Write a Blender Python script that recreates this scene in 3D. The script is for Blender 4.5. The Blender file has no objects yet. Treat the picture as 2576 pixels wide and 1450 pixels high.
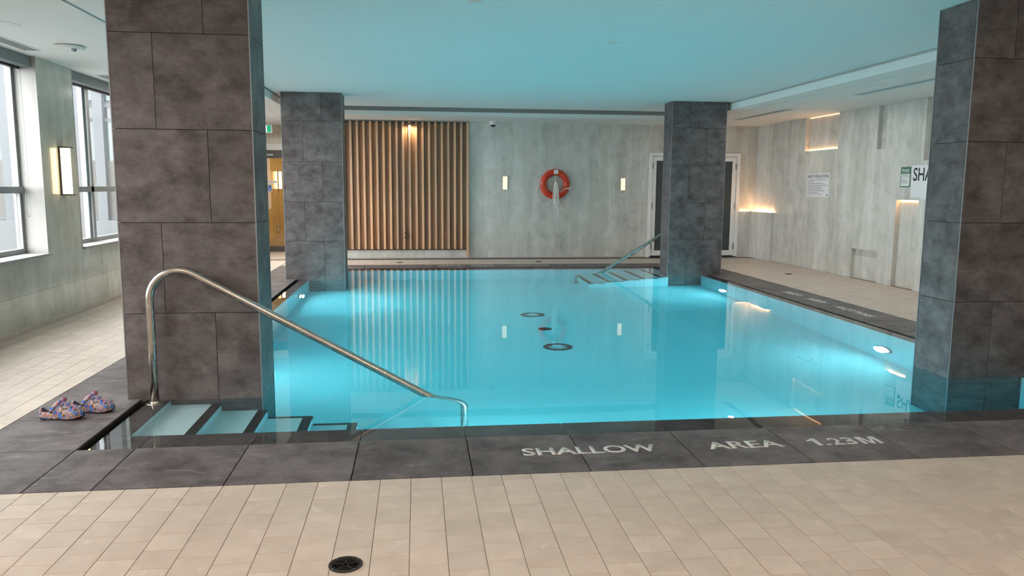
import bpy, bmesh, math, random
from mathutils import Vector, Matrix
from mathutils.geometry import tessellate_polygon
random.seed(7)
scene = bpy.context.scene
C = scene.collection
PI = math.pi

# ------------------------------------------------------------------ camera
CAM_H = 1.43
cam_d = bpy.data.cameras.new('camera')
cam = bpy.data.objects.new('camera', cam_d)
C.objects.link(cam)
# rows: image right, image down, forward
Rr = ((0.9926735990, -0.1206574294, 0.0063961300),
      (-0.0094392247, -0.1302153826, -0.9914407976),
      (0.1204575726, 0.9841167303, -0.1304002851))
M = Matrix(((Rr[0][0], -Rr[1][0], -Rr[2][0], 0.0),
            (Rr[0][1], -Rr[1][1], -Rr[2][1], 0.0),
            (Rr[0][2], -Rr[1][2], -Rr[2][2], CAM_H),
            (0, 0, 0, 1)))
cam.matrix_world = M
cam_d.sensor_fit = 'HORIZONTAL'
cam_d.sensor_width = 36.0
cam_d.lens = 1946.5713 / 2576.0 * 36.0
cam_d.clip_start = 0.05
cam_d.clip_end = 200
scene.camera = cam

# ------------------------------------------------------------------ exposure, world
scene.view_settings.view_transform = 'Standard'
scene.view_settings.look = 'None'
scene.view_settings.gamma = 1.0
scene.view_settings.use_curve_mapping = False
scene.view_settings.exposure = 0.28
scene.cycles.max_bounces = 9
scene.cycles.adaptive_threshold = 0.02
SKY = 13.0            # overcast sky
POOL_W = 19.0        # each underwater lamp
DOWN_W = 27.0        # each recessed downlight
SCONCE_E = 9.0       # sconce diffuser emission
LED_E = 24.0
CORR_W = 85.0

world = bpy.data.worlds.new('World')
scene.world = world
world.use_nodes = True
bg = world.node_tree.nodes['Background']
bg.inputs['Color'].default_value = (1.0, 0.975, 0.965, 1)
bg.inputs['Strength'].default_value = SKY


def area(name, loc, direction, sx, sy, watts, col, shape='RECTANGLE', portal=False, spread=None):
    l = bpy.data.lights.new(name, 'AREA')
    l.shape = shape
    l.size = sx
    l.size_y = sy
    l.energy = watts
    l.color = col
    if spread:
        l.spread = spread
    if portal:
        l.cycles.is_portal = True
    o = bpy.data.objects.new(name, l)
    C.objects.link(o)
    o.location = loc
    o.rotation_euler = Vector(direction).to_track_quat('-Z', 'Y').to_euler()
    return o


WINDOWS = [(9.25, 11.45), (6.24, 8.44), (3.23, 5.43), (11.95, 15.2)]  # last one is hidden, added and widened to bring daylight to the far end
SILL, HEAD = 0.72, 2.60
for wy0, wy1 in WINDOWS:     # sky portals in the window openings
    area('window_portal', (-4.0, (wy0 + wy1) / 2, (SILL + HEAD) / 2), (1, 0, 0), HEAD - SILL, wy1 - wy0, 1, (1, 1, 1), portal=True)
POOL_LAMPS = [(-1.66, 11.02, -0.72, 1), (-1.66, 7.1, -0.75, 1), (4.65, 11.22, -0.84, -1), (4.65, 7.12, -0.80, -1)]
for x in (0.6, 2.6):        # unseen lamps added in the near pool wall to brighten the far water
    area('pool_lamp_light', (x, 4.62, -0.8), (0, 1, 0.05), 0.2, 0.2, POOL_W, (0.62, 0.93, 1.0), 'DISK')
for x, y, z, d in POOL_LAMPS:
    area('pool_lamp_light', (x + d * 0.06, y, z), (d, 0, 0.05), 0.2, 0.2, POOL_W * (1.45 if y > 9 else 0.5) * (1.25 if d > 0 else 0.8), (0.62, 0.93, 1.0), 'DISK')


# ------------------------------------------------------------------ helpers
class NB:
    def __init__(self, name):
        self.m = bpy.data.materials.new(name)
        self.m.use_nodes = True
        self.t = self.m.node_tree
        self.t.nodes.clear()
        self.out = self.n('ShaderNodeOutputMaterial')

    def n(self, typ, **kw):
        nd = self.t.nodes.new(typ)
        for k, v in kw.items():
            if k.startswith('i_'):
                nd.inputs[k[2:].replace('_', ' ')].default_value = v
            else:
                setattr(nd, k, v)
        return nd

    def l(self, a, b):
        self.t.links.new(a, b)

    def setin(self, nd, key, v):
        if isinstance(v, bpy.types.NodeSocket):
            self.l(v, nd.inputs[key])
        else:
            nd.inputs[key].default_value = v

    def math(self, op, a, b=None, c=None):
        nd = self.n('ShaderNodeMath', operation=op)
        self.setin(nd, 0, a)
        if b is not None:
            self.setin(nd, 1, b)
        if c is not None:
            self.setin(nd, 2, c)
        return nd.outputs[0]

    def ramp(self, fac, stops, interp='LINEAR'):
        nd = self.n('ShaderNodeValToRGB')
        cr = nd.color_ramp
        cr.interpolation = interp
        while len(cr.elements) < len(stops):
            cr.elements.new(0.5)
        for e, (p, c) in zip(cr.elements, stops):
            e.position = p
            e.color = (*c, 1) if len(c) == 3 else c
        self.l(fac, nd.inputs[0])
        return nd.outputs[0]

    def noise(self, vec, scale, detail=4, rough=0.55, dist=0.0):
        nd = self.n('ShaderNodeTexNoise')
        nd.inputs['Scale'].default_value = scale
        nd.inputs['Detail'].default_value = detail
        nd.inputs['Roughness'].default_value = rough
        nd.inputs['Distortion'].default_value = dist
        self.l(vec, nd.inputs['Vector'])
        return nd.outputs['Fac']

    def mapping(self, vec, scale=(1, 1, 1), loc=(0, 0, 0), rot=(0, 0, 0)):
        nd = self.n('ShaderNodeMapping')
        nd.inputs['Scale'].default_value = scale
        nd.inputs['Location'].default_value = loc
        nd.inputs['Rotation'].default_value = rot
        self.l(vec, nd.inputs['Vector'])
        return nd.outputs[0]

    def mixc(self, fac, a, b, mode='MIX'):
        nd = self.n('ShaderNodeMix', data_type='RGBA', blend_type=mode)
        for s, v in ((nd.inputs[0], fac), (nd.inputs[6], a), (nd.inputs[7], b)):
            if isinstance(v, bpy.types.NodeSocket):
                self.l(v, s)
            else:
                s.default_value = v if not isinstance(v, tuple) else ((*v, 1) if len(v) == 3 else v)
        return nd.outputs[2]

    def objrand(self):
        oi = self.n('ShaderNodeObjectInfo')
        ge = self.n('ShaderNodeNewGeometry')
        s = self.math('ADD', oi.outputs['Random'], ge.outputs['Random Per Island'])
        return self.math('FRACT', self.math('MULTIPLY', s, 7.31))

    def bump(self, h, strength=0.2, dist=0.01):
        nd = self.n('ShaderNodeBump')
        nd.inputs['Strength'].default_value = strength
        nd.inputs['Distance'].default_value = dist
        self.l(h, nd.inputs['Height'])
        return nd.outputs[0]

    def principled(self, col, rough=0.5, metal=0.0, spec=0.5, normal=None, **kw):
        p = self.n('ShaderNodeBsdfPrincipled')
        self.setin(p, 'Base Color', (*col, 1) if isinstance(col, tuple) and len(col) == 3 else col)
        self.setin(p, 'Roughness', rough)
        self.setin(p, 'Metallic', metal)
        self.setin(p, 'Specular IOR Level', spec)
        if normal is not None:
            self.l(normal, p.inputs['Normal'])
        for k, v in kw.items():
            self.setin(p, k, v)
        self.l(p.outputs[0], self.out.inputs[0])
        return p


def plain(name, col, rough=0.5, metal=0.0, spec=0.5, var=0.04):
    b = NB(name)
    tc = b.n('ShaderNodeTexCoord')
    n = b.noise(tc.outputs['Object'], 9.0, 3)
    c = b.ramp(n, [(0.25, tuple(x * (1 - var) for x in col)), (0.75, tuple(min(1, x * (1 + var)) for x in col))])
    b.principled(c, rough, metal, spec)
    return b.m


def emis(name, col, strength, base=(0.8, 0.8, 0.8)):
    b = NB(name)
    p = b.principled(base, 0.5)
    p.inputs['Emission Color'].default_value = (*col, 1)
    p.inputs['Emission Strength'].default_value = strength
    return b.m


MT = {}


def mat_dark_tile(name, dark, light, rough=0.42, stain=0.0):
    b = NB(name)
    tc = b.n('ShaderNodeTexCoord')
    r = b.objrand()
    off = b.n('ShaderNodeCombineXYZ')
    b.l(b.math('MULTIPLY', r, 31.0), off.inputs[0])
    b.l(b.math('MULTIPLY', r, 17.0), off.inputs[1])
    b.l(b.math('MULTIPLY', r, 53.0), off.inputs[2])
    va = b.n('ShaderNodeVectorMath', operation='ADD')
    b.l(tc.outputs['Object'], va.inputs[0])
    b.l(off.outputs[0], va.inputs[1])
    v = va.outputs[0]
    big = b.noise(b.mapping(v, (1.9, 1.9, 2.6)), 2.4, 9, 0.68, 0.25)
    streak = b.noise(b.mapping(v, (4.0, 4.0, 26.0)), 3.2, 6, 0.7)
    fine = b.noise(b.mapping(v, (1, 1, 1.6)), 38.0, 4, 0.6)
    mixv = b.math('ADD', b.math('MULTIPLY', big, 0.78), b.math('ADD', b.math('MULTIPLY', streak, 0.14), b.math('MULTIPLY', fine, 0.08)))
    col = b.ramp(mixv, [(0.38, dark), (0.50, tuple((a + c) / 2 for a, c in zip(dark, light))), (0.62, light)])
    val = b.math('ADD', 0.90, b.math('MULTIPLY', r, 0.20))
    hsv = b.n('ShaderNodeHueSaturation')
    b.l(col, hsv.inputs['Color'])
    b.l(val, hsv.inputs['Value'])
    c = hsv.outputs[0]
    if stain:
        s = b.noise(b.mapping(v, (1.0, 2.2, 1.0)), 5.0, 8, 0.72, 0.6)
        f = b.ramp(s, [(0.56, (0, 0, 0)), (0.72, (1, 1, 1))])
        f2 = b.math('MULTIPLY', f, stain)
        c = b.mixc(f2, c, (0.36, 0.35, 0.37))
    bp = b.bump(fine, 0.06, 0.004)
    b.principled(c, rough, 0, 0.2, bp)
    return b.m


MT['col_tile'] = mat_dark_tile('column_tile', (0.074, 0.061, 0.061), (0.182, 0.157, 0.158), 0.45)
MT['coping'] = mat_dark_tile('coping_tile', (0.070, 0.059, 0.060), (0.172, 0.152, 0.155), 0.50, 0.45)
MT['ledge'] = mat_dark_tile('ledge_tile', (0.060, 0.052, 0.052), (0.15, 0.135, 0.135), 0.40)
MT['grout_dark'] = plain('dark_grout', (0.018, 0.017, 0.018), 0.9)
MT['edge_metal'] = plain('edge_trim_metal', (0.30, 0.32, 0.34), 0.45, 0.6)


def mat_floor_tile():
    b = NB('beige_floor_tile')
    tc = b.n('ShaderNodeTexCoord')
    geo = b.n('ShaderNodeNewGeometry')
    r = b.objrand()
    off = b.n('ShaderNodeCombineXYZ')
    b.l(b.math('MULTIPLY', r, 41.0), off.inputs[0])
    b.l(b.math('MULTIPLY', r, 23.0), off.inputs[1])
    va = b.n('ShaderNodeVectorMath', operation='ADD')
    b.l(geo.outputs['Position'], va.inputs[0])
    b.l(off.outputs[0], va.inputs[1])
    v = va.outputs[0]
    n1 = b.noise(v, 7.0, 5, 0.6, 0.5)
    base = b.ramp(n1, [(0.3, (0.500, 0.420, 0.358)), (0.7, (0.600, 0.515, 0.448))])
    vein = b.noise(b.mapping(v, (6, 3.4, 1), rot=(0, 0, 0.6)), 2.1, 7, 0.68, 1.2)
    f = b.ramp(vein, [(0.61, (0, 0, 0)), (0.70, (0.5, 0.5, 0.5))])
    c = b.mixc(f, base, (0.74, 0.67, 0.61))
    hsv = b.n('ShaderNodeHueSaturation')
    b.l(c, hsv.inputs['Color'])
    b.l(b.math('ADD', 0.94, b.math('MULTIPLY', r, 0.11)), hsv.inputs['Value'])
    fine = b.noise(v, 60.0, 3)
    b.principled(hsv.outputs[0], 0.45, 0, 0.35, b.bump(fine, 0.05, 0.003))
    return b.m


MT['floor_tile'] = mat_floor_tile()
MT['grout'] = plain('floor_grout', (0.25, 0.195, 0.15), 0.9)


def mat_stone(name, tint=(1, 1, 1), rough=0.16):
    b = NB(name)
    geo = b.n('ShaderNodeNewGeometry')
    P = geo.outputs['Position']
    wob = b.noise(b.mapping(P, (0.5, 0.5, 0.55)), 1.6, 3, 0.5)
    sh = b.n('ShaderNodeCombineXYZ')
    w = b.math('MULTIPLY', b.math('SUBTRACT', wob, 0.5), 0.5)
    b.l(w, sh.inputs[0])
    b.l(w, sh.inputs[1])
    va = b.n('ShaderNodeVectorMath', operation='ADD')
    b.l(P, va.inputs[0])
    b.l(sh.outputs[0], va.inputs[1])
    v = va.outputs[0]
    layers = b.noise(b.mapping(v, (1, 1, 0.07)), 2.4, 6, 0.62)
    fine = b.noise(b.mapping(v, (1, 1, 0.08)), 9.0, 5, 0.6)
    mott = b.noise(P, 4.0, 5, 0.6, 0.6)
    s = b.math('ADD', b.math('MULTIPLY', layers, 0.50), b.math('ADD', b.math('MULTIPLY', fine, 0.16), b.math('MULTIPLY', mott, 0.34)))
    base = b.ramp(s, [(0.37, (0.40, 0.39, 0.365)), (0.455, (0.535, 0.52, 0.485)), (0.54, (0.60, 0.585, 0.555)), (0.62, (0.685, 0.675, 0.65))])
    nb_ = b.noise(b.mapping(v, (1, 1, 0.045)), 1.25, 3, 0.45)
    bands = b.ramp(nb_, [(0.30, (0.90, 0.90, 0.885)), (0.415, (0.93, 0.93, 0.915)), (0.423, (1.02, 1.02, 1.02)), (0.470, (0.985, 0.985, 0.98)), (0.476, (0.90, 0.905, 0.90)),
                         (0.515, (0.95, 0.95, 0.95)), (0.548, (0.985, 0.98, 0.97)), (0.554, (1.05, 1.05, 1.055)), (0.640, (0.99, 0.99, 0.98))])
    base = b.mixc(1.0, base, bands, 'MULTIPLY')
    # thin sharp veins where the layered noise crosses two levels
    ln = b.noise(b.mapping(v, (1, 1, 0.06)), 1.3, 3, 0.5)
    d1 = b.math('ABSOLUTE', b.math('SUBTRACT', ln, 0.47))
    d2 = b.math('ABSOLUTE', b.math('SUBTRACT', ln, 0.58))
    f1 = b.ramp(d1, [(0.0, (0.28, 0.28, 0.28)), (0.006, (0, 0, 0))])
    f2 = b.ramp(d2, [(0.0, (0.30, 0.30, 0.30)), (0.012, (0, 0, 0))])
    c = b.mixc(f1, base, (0.33, 0.32, 0.29))
    c = b.mixc(f2, c, (0.72, 0.72, 0.70))
    # short meandering cracks
    cr = b.n('ShaderNodeTexVoronoi', feature='DISTANCE_TO_EDGE')
    cr.inputs['Scale'].default_value = 1.3
    dn = b.n('ShaderNodeTexNoise')
    dn.inputs['Scale'].default_value = 4.0
    dn.inputs['Detail'].default_value = 5
    b.l(P, dn.inputs['Vector'])
    vm = b.n('ShaderNodeVectorMath', operation='SCALE')
    b.l(dn.outputs['Color'], vm.inputs[0])
    vm.inputs[3].default_value = 0.45
    va2 = b.n('ShaderNodeVectorMath', operation='ADD')
    b.l(b.mapping(P, (1, 1, 0.55)), va2.inputs[0])
    b.l(vm.outputs[0], va2.inputs[1])
    b.l(va2.outputs[0], cr.inputs['Vector'])
    fc = b.ramp(cr.outputs['Distance'], [(0.0, (0.30, 0.30, 0.30)), (0.014, (0, 0, 0))])
    fm = b.ramp(mott, [(0.48, (0, 0, 0)), (0.62, (1, 1, 1))])
    fcm = b.mixc(1.0, fc, fm, 'MULTIPLY')
    c = b.mixc(fcm, c, (0.34, 0.33, 0.29))
    c = b.mixc(1.0, c, tint, 'MULTIPLY')
    b.principled(c, rough, 0, 0.5)
    return b.m


MT['stone'] = mat_stone('veined_stone', (1.06, 1.06, 1.06), 0.34)
MT['stone_left'] = mat_stone('veined_stone_left', (1.0, 0.995, 0.94), 0.13)
MT['joint'] = plain('stone_joint', (0.42, 0.41, 0.385), 0.8)


def mat_ceiling():
    b = NB('ribbed_white_ceiling')
    geo = b.n('ShaderNodeNewGeometry')
    sx = b.n('ShaderNodeSeparateXYZ')
    b.l(geo.outputs['Position'], sx.inputs[0])
    n = b.noise(b.mapping(geo.outputs['Position'], (0.6, 12, 1)), 2.0, 4, 0.6)
    y = b.math('ADD', sx.outputs[1], b.math('MULTIPLY', n, 0.01))
    w = b.math('SINE', b.math('MULTIPLY', y, 2 * PI / 0.055))
    w2 = b.math('POWER', b.math('MULTIPLY', b.math('ADD', w, 1.0), 0.5), 6.0)
    c = b.ramp(b.math('MULTIPLY', w2, b.ramp(n, [(0.4, (0.2, 0.2, 0.2)), (0.7, (1, 1, 1))])), [(0, (0.88, 0.865, 0.85)), (1, (0.77, 0.757, 0.745))])
    b.principled(c, 0.75, 0, 0.3, b.bump(w2, 0.15, 0.004))
    return b.m


MT['ceiling'] = mat_ceiling()
MT['soffit'] = plain('soffit_paint', (0.86, 0.84, 0.82), 0.7, var=0.015)
MT['white'] = plain('white_paint', (0.80, 0.79, 0.775), 0.5, var=0.02)
MT['bronze'] = plain('dark_bronze', (0.085, 0.07, 0.062), 0.5)
MT['reveal_grey'] = plain('grey_reveal', (0.30, 0.265, 0.255), 0.6)
MT['reveal_beige'] = plain('beige_reveal', (0.52, 0.47, 0.43), 0.7)
MT['slot_grey'] = plain('slot_grey', (0.16, 0.165, 0.155), 0.6)
MT['black'] = plain('black', (0.012, 0.012, 0.013), 0.5)
MT['matt_black'] = plain('matt_black', (0.006, 0.006, 0.006), 1.0, 0, 0.0)
MT['dark_grate'] = plain('dark_grate', (0.05, 0.048, 0.046), 0.45, 0.3)
MT['rust_grate'] = plain('drain_grate', (0.030, 0.023, 0.020), 0.55, 0.2)
MT['drain_pit'] = plain('drain_pit', (0.008, 0.006, 0.005), 0.8)


def mat_pool_tile():
    b = NB('pool_mosaic')
    geo = b.n('ShaderNodeNewGeometry')
    sx = b.n('ShaderNodeSeparateXYZ')
    b.l(geo.outputs['Position'], sx.inputs[0])
    g = None
    for k in range(3):
        f = b.math('FRACT', b.math('ADD', b.math('MULTIPLY', sx.outputs[k], 1 / 0.025), 0.3))
        lt = b.math('LESS_THAN', f, 0.085)
        g = lt if g is None else b.math('MAXIMUM', g, lt)
    n = b.noise(geo.outputs['Position'], 30.0, 2)
    base = b.ramp(n, [(0.3, (0.80, 0.90, 0.91)), (0.7, (0.88, 0.95, 0.955))])
    c = b.mixc(g, base, (0.60, 0.77, 0.81))
    b.principled(c, 0.3, 0, 0.3)
    return b.m


MT['pool'] = mat_pool_tile()


def mat_nosing():
    b = NB('black_nosing_mosaic')
    geo = b.n('ShaderNodeNewGeometry')
    sx = b.n('ShaderNodeSeparateXYZ')
    b.l(geo.outputs['Position'], sx.inputs[0])
    g = None
    for k in range(3):
        f = b.math('FRACT', b.math('ADD', b.math('MULTIPLY', sx.outputs[k], 1 / 0.025), 0.3))
        lt = b.math('LESS_THAN', f, 0.1)
        g = lt if g is None else b.math('MAXIMUM', g, lt)
    c = b.mixc(g, (0.020, 0.018, 0.018), (0.055, 0.052, 0.050))
    b.principled(c, 0.4)
    return b.m


MT['nosing'] = mat_nosing()


def mat_water():
    b = NB('pool_water')
    geo = b.n('ShaderNodeNewGeometry')
    n = b.noise(b.mapping(geo.outputs['Position'], (1, 1, 1)), 2.2, 2, 0.5)
    g = b.n('ShaderNodeBsdfGlass')
    g.inputs['Color'].default_value = (1, 1, 1, 1)
    g.inputs['Roughness'].default_value = 0.0
    g.inputs['IOR'].default_value = 1.333
    b.l(b.bump(n, 0.03, 0.02), g.inputs['Normal'])
    b.l(g.outputs[0], b.out.inputs['Surface'])
    va = b.n('ShaderNodeVolumeAbsorption')
    va.inputs['Color'].default_value = (0.04, 0.885, 0.955, 1)
    va.inputs['Density'].default_value = 0.54
    b.l(va.outputs[0], b.out.inputs['Volume'])
    return b.m


MT['water'] = mat_water()


def mat_glass(name, tint, fres=1.5):
    b = NB(name)
    tr = b.n('ShaderNodeBsdfTransparent')
    tr.inputs[0].default_value = (*tint, 1)
    gl = b.n('ShaderNodeBsdfGlossy')
    gl.inputs['Roughness'].default_value = 0.0
    lw = b.n('ShaderNodeLayerWeight')      # Schlick's reflectance, the same from both faces of the pane
    lw.inputs['Blend'].default_value = 0.5
    r0 = ((fres - 1) / (fres + 1)) ** 2
    fac = b.math('ADD', r0, b.math('MULTIPLY', b.math('POWER', lw.outputs['Facing'], 5.0), 0.5 * (1 - r0)))
    mx = b.n('ShaderNodeMixShader')
    b.l(fac, mx.inputs[0])
    b.l(tr.outputs[0], mx.inputs[1])
    b.l(gl.outputs[0], mx.inputs[2])
    b.l(mx.outputs[0], b.out.inputs[0])
    return b.m


MT['glass'] = mat_glass('window_glass', (0.95, 0.98, 0.98))
MT['door_glass'] = mat_glass('door_glass', (0.95, 0.93, 0.88), 1.25)
MT['frosted'] = plain('dark_frosted_glass', (0.050, 0.062, 0.064), 0.22, 0, 0.5)
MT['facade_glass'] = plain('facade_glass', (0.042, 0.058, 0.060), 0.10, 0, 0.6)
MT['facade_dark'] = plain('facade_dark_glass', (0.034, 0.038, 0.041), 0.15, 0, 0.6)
MT['facade_reflection'] = plain('facade_tan_reflection', (0.053, 0.051, 0.047), 0.5)  # brown reflection in the glazing, painted as an even pane colour
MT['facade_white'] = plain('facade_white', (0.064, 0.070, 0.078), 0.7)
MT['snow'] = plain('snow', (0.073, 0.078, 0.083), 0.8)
MT['win_frame'] = plain('window_frame_grey', (0.27, 0.275, 0.27), 0.45, 0.2)
MT['win_frame_light'] = plain('window_frame_silver', (0.50, 0.53, 0.56), 0.4, 0.3)
MT['reveal'] = plain('white_reveal', (0.32, 0.31, 0.295), 0.4)
MT['valance'] = plain('blind_box_grey', (0.19, 0.205, 0.205), 0.55)
MT['steel'] = None


def mat_steel():
    b = NB('brushed_stainless')
    tc = b.n('ShaderNodeTexCoord')
    n = b.noise(b.mapping(tc.outputs['Object'], (6, 30, 6)), 3.0, 3, 0.5)
    rr = b.ramp(n, [(0.3, (0.24, 0.24, 0.24)), (0.7, (0.29, 0.29, 0.29))])
    c = b.ramp(n, [(0.3, (0.50, 0.465, 0.43)), (0.7, (0.57, 0.53, 0.49))])
    b.principled(c, rr, 1.0)
    return b.m


MT['steel'] = mat_steel()


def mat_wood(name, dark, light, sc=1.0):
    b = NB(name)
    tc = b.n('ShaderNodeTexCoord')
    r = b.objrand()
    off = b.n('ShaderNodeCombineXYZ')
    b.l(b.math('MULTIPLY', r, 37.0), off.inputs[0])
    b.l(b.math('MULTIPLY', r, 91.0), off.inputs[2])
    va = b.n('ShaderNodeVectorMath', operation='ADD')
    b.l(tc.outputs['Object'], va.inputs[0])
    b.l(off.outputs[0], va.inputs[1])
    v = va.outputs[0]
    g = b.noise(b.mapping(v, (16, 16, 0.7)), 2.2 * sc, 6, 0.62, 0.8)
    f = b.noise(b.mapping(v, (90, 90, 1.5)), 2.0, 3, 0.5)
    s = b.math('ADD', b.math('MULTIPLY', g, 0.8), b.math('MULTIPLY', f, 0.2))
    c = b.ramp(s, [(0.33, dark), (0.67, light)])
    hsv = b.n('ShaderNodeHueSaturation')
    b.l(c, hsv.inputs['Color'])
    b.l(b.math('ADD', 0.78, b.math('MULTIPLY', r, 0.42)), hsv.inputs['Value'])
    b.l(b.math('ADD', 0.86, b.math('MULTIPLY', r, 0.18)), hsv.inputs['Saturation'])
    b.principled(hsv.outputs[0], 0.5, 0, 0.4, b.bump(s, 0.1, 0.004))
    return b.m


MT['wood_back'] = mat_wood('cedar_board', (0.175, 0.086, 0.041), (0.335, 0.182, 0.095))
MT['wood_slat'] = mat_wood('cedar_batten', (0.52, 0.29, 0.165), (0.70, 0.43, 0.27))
MT['sconce'] = emis('sconce_diffuser', (1.0, 0.72, 0.36), SCONCE_E, (0.6, 0.5, 0.35))
MT['reflection_glow'] = emis('painted_sconce_reflection', (1.0, 0.80, 0.55), 0.92, (0.4, 0.35, 0.28))  # glow painted for sconces mirrored in the far wall, no lamp there
MT['led'] = emis('warm_led_tape', (1.0, 0.52, 0.22), LED_E)
MT['led_soft'] = emis('dim_warm_led_tape', (1.0, 0.55, 0.26), LED_E * 0.10)
MT['pool_lens'] = emis('pool_lamp_lens', (0.8, 0.97, 1.0), 14.0)
MT['exit_green'] = emis('exit_green', (0.0, 0.42, 0.20), 0.55, (0.0, 0.3, 0.15))
MT['exit_white'] = emis('exit_white', (0.9, 1.0, 0.95), 0.6, (0.8, 0.85, 0.82))
MT['sign_white'] = plain('sign_white', (0.74, 0.75, 0.77), 0.35)
MT['sign_green'] = plain('sign_green', (0.045, 0.16, 0.10), 0.4)
MT['sign_blue'] = plain('sign_blue', (0.02, 0.10, 0.46), 0.4)
MT['ink'] = plain('ink_black', (0.02, 0.021, 0.022), 0.5)
MT['ink_grey'] = plain('ink_grey', (0.22, 0.22, 0.23), 0.5)
MT['letter'] = plain('letter_paint', (0.62, 0.62, 0.60), 0.55)
MT['buoy'] = plain('buoy_orange', (0.60, 0.045, 0.014), 0.32)
MT['rope'] = plain('white_rope', (0.74, 0.72, 0.69), 0.8)
MT['rope_side'] = MT['rope']
MT['gold_wall'] = mat_stone('golden_stone', (1.0, 0.80, 0.48), 0.2)
MT['warm_stone'] = mat_stone('warm_stone', (1.0, 0.88, 0.74), 0.25)
MT['sole'] = plain('clog_sole', (0.03, 0.022, 0.04), 0.6)


def mat_clog():
    b = NB('printed_clog')
    tc = b.n('ShaderNodeTexCoord')
    P = tc.outputs['Object']
    dn = b.n('ShaderNodeTexNoise')
    dn.inputs['Scale'].default_value = 40.0
    b.l(P, dn.inputs['Vector'])
    vm = b.n('ShaderNodeVectorMath', operation='SCALE')
    b.l(dn.outputs['Color'], vm.inputs[0])
    vm.inputs[3].default_value = 0.022
    va = b.n('ShaderNodeVectorMath', operation='ADD')
    b.l(P, va.inputs[0])
    b.l(vm.outputs[0], va.inputs[1])
    vo = b.n('ShaderNodeTexVoronoi', feature='F1')
    vo.inputs['Scale'].default_value = 62.0
    b.l(va.outputs[0], vo.inputs['Vector'])
    sep = b.n('ShaderNodeSeparateColor')
    b.l(vo.outputs['Color'], sep.inputs[0])
    pal = b.ramp(sep.outputs[0], [(0.0, (0.36, 0.27, 0.28)), (0.18, (0.06, 0.20, 0.62)), (0.36, (0.50, 0.36, 0.33)),
                                  (0.50, (0.62, 0.30, 0.10)), (0.60, (0.52, 0.14, 0.27)), (0.70, (0.09, 0.22, 0.58)), (0.80, (0.12, 0.075, 0.065)),
                                  (0.88, (0.44, 0.36, 0.42))], 'CONSTANT')
    ed = b.n('ShaderNodeTexVoronoi', feature='DISTANCE_TO_EDGE')
    ed.inputs['Scale'].default_value = 62.0
    b.l(va.outputs[0], ed.inputs['Vector'])
    f = b.ramp(ed.outputs['Distance'], [(0.0, (0.55, 0.55, 0.55)), (0.07, (0, 0, 0))])
    c = b.mixc(f, pal, (0.10, 0.07, 0.10))
    b.principled(c, 0.45, 0, 0.4)
    return b.m


MT['clog'] = mat_clog()


# ---- geometry helpers
def link_mesh(name, bm, mat, parent=None, smooth=False):
    me = bpy.data.meshes.new(name)
    bm.normal_update()
    bm.to_mesh(me)
    bm.free()
    if smooth:
        for p in me.polygons:
            p.use_smooth = True
    if mat:
        me.materials.append(mat)
    o = bpy.data.objects.new(name, me)
    C.objects.link(o)
    if parent is not None:
        attach(o, parent)
    return o


def attach(o, parent):
    o.parent = parent
    if parent.type == 'EMPTY' or tuple(parent.location) != (0, 0, 0):
        o.matrix_parent_inverse = Matrix.Translation(-parent.location)


def bbox(bm, x0, x1, y0, y1, z0, z1):
    v = [bm.verts.new(p) for p in ((x0, y0, z0), (x1, y0, z0), (x1, y1, z0), (x0, y1, z0), (x0, y0, z1), (x1, y0, z1), (x1, y1, z1), (x0, y1, z1))]
    for f in ((3, 2, 1, 0), (4, 5, 6, 7), (0, 1, 5, 4), (1, 2, 6, 5), (2, 3, 7, 6), (3, 0, 4, 7)):
        bm.faces.new([v[i] for i in f])


def box(name, x0, x1, y0, y1, z0, z1, mat, parent=None, bevel=0.0):
    bm = bmesh.new()
    bbox(bm, min(x0, x1), max(x0, x1), min(y0, y1), max(y0, y1), min(z0, z1), max(z0, z1))
    if bevel:
        bmesh.ops.bevel(bm, geom=list(bm.edges), offset=bevel, segments=1, affect='EDGES')
    return link_mesh(name, bm, mat, parent)


def boxes(name, lst, mat, parent=None):
    bm = bmesh.new()
    for b in lst:
        bbox(bm, *b)
    return link_mesh(name, bm, mat, parent)


def tube_bm(bm, pts, r, seg=10, closed=False, caps=True):
    pts = [Vector(p) for p in pts]
    n = len(pts)
    rings = []
    up = None
    for i, p in enumerate(pts):
        a = pts[(i - 1) % n] if (closed or i > 0) else p
        c = pts[(i + 1) % n] if (closed or i < n - 1) else p
        t = (c - a).normalized()
        if up is None:
            up = Vector((0, 0, 1)) if abs(t.z) < 0.9 else Vector((1, 0, 0))
        u = (up - t * up.dot(t)).normalized()
        up = u
        w = t.cross(u)
        rr = r[i] if isinstance(r, (list, tuple)) else r
        rings.append([bm.verts.new(p + (u * math.cos(2 * PI * k / seg) + w * math.sin(2 * PI * k / seg)) * rr) for k in range(seg)])
    m = n if closed else n - 1
    for i in range(m):
        A, B = rings[i], rings[(i + 1) % n]
        for k in range(seg):
            bm.faces.new((A[k], A[(k + 1) % seg], B[(k + 1) % seg], B[k]))
    if caps and not closed:
        bm.faces.new(list(reversed(rings[0])))
        bm.faces.new(rings[-1])


def tube(name, pts, r, mat, parent=None, seg=10, closed=False):
    bm = bmesh.new()
    tube_bm(bm, pts, r, seg, closed)
    bmesh.ops.recalc_face_normals(bm, faces=bm.faces)
    return link_mesh(name, bm, mat, parent, True)


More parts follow.
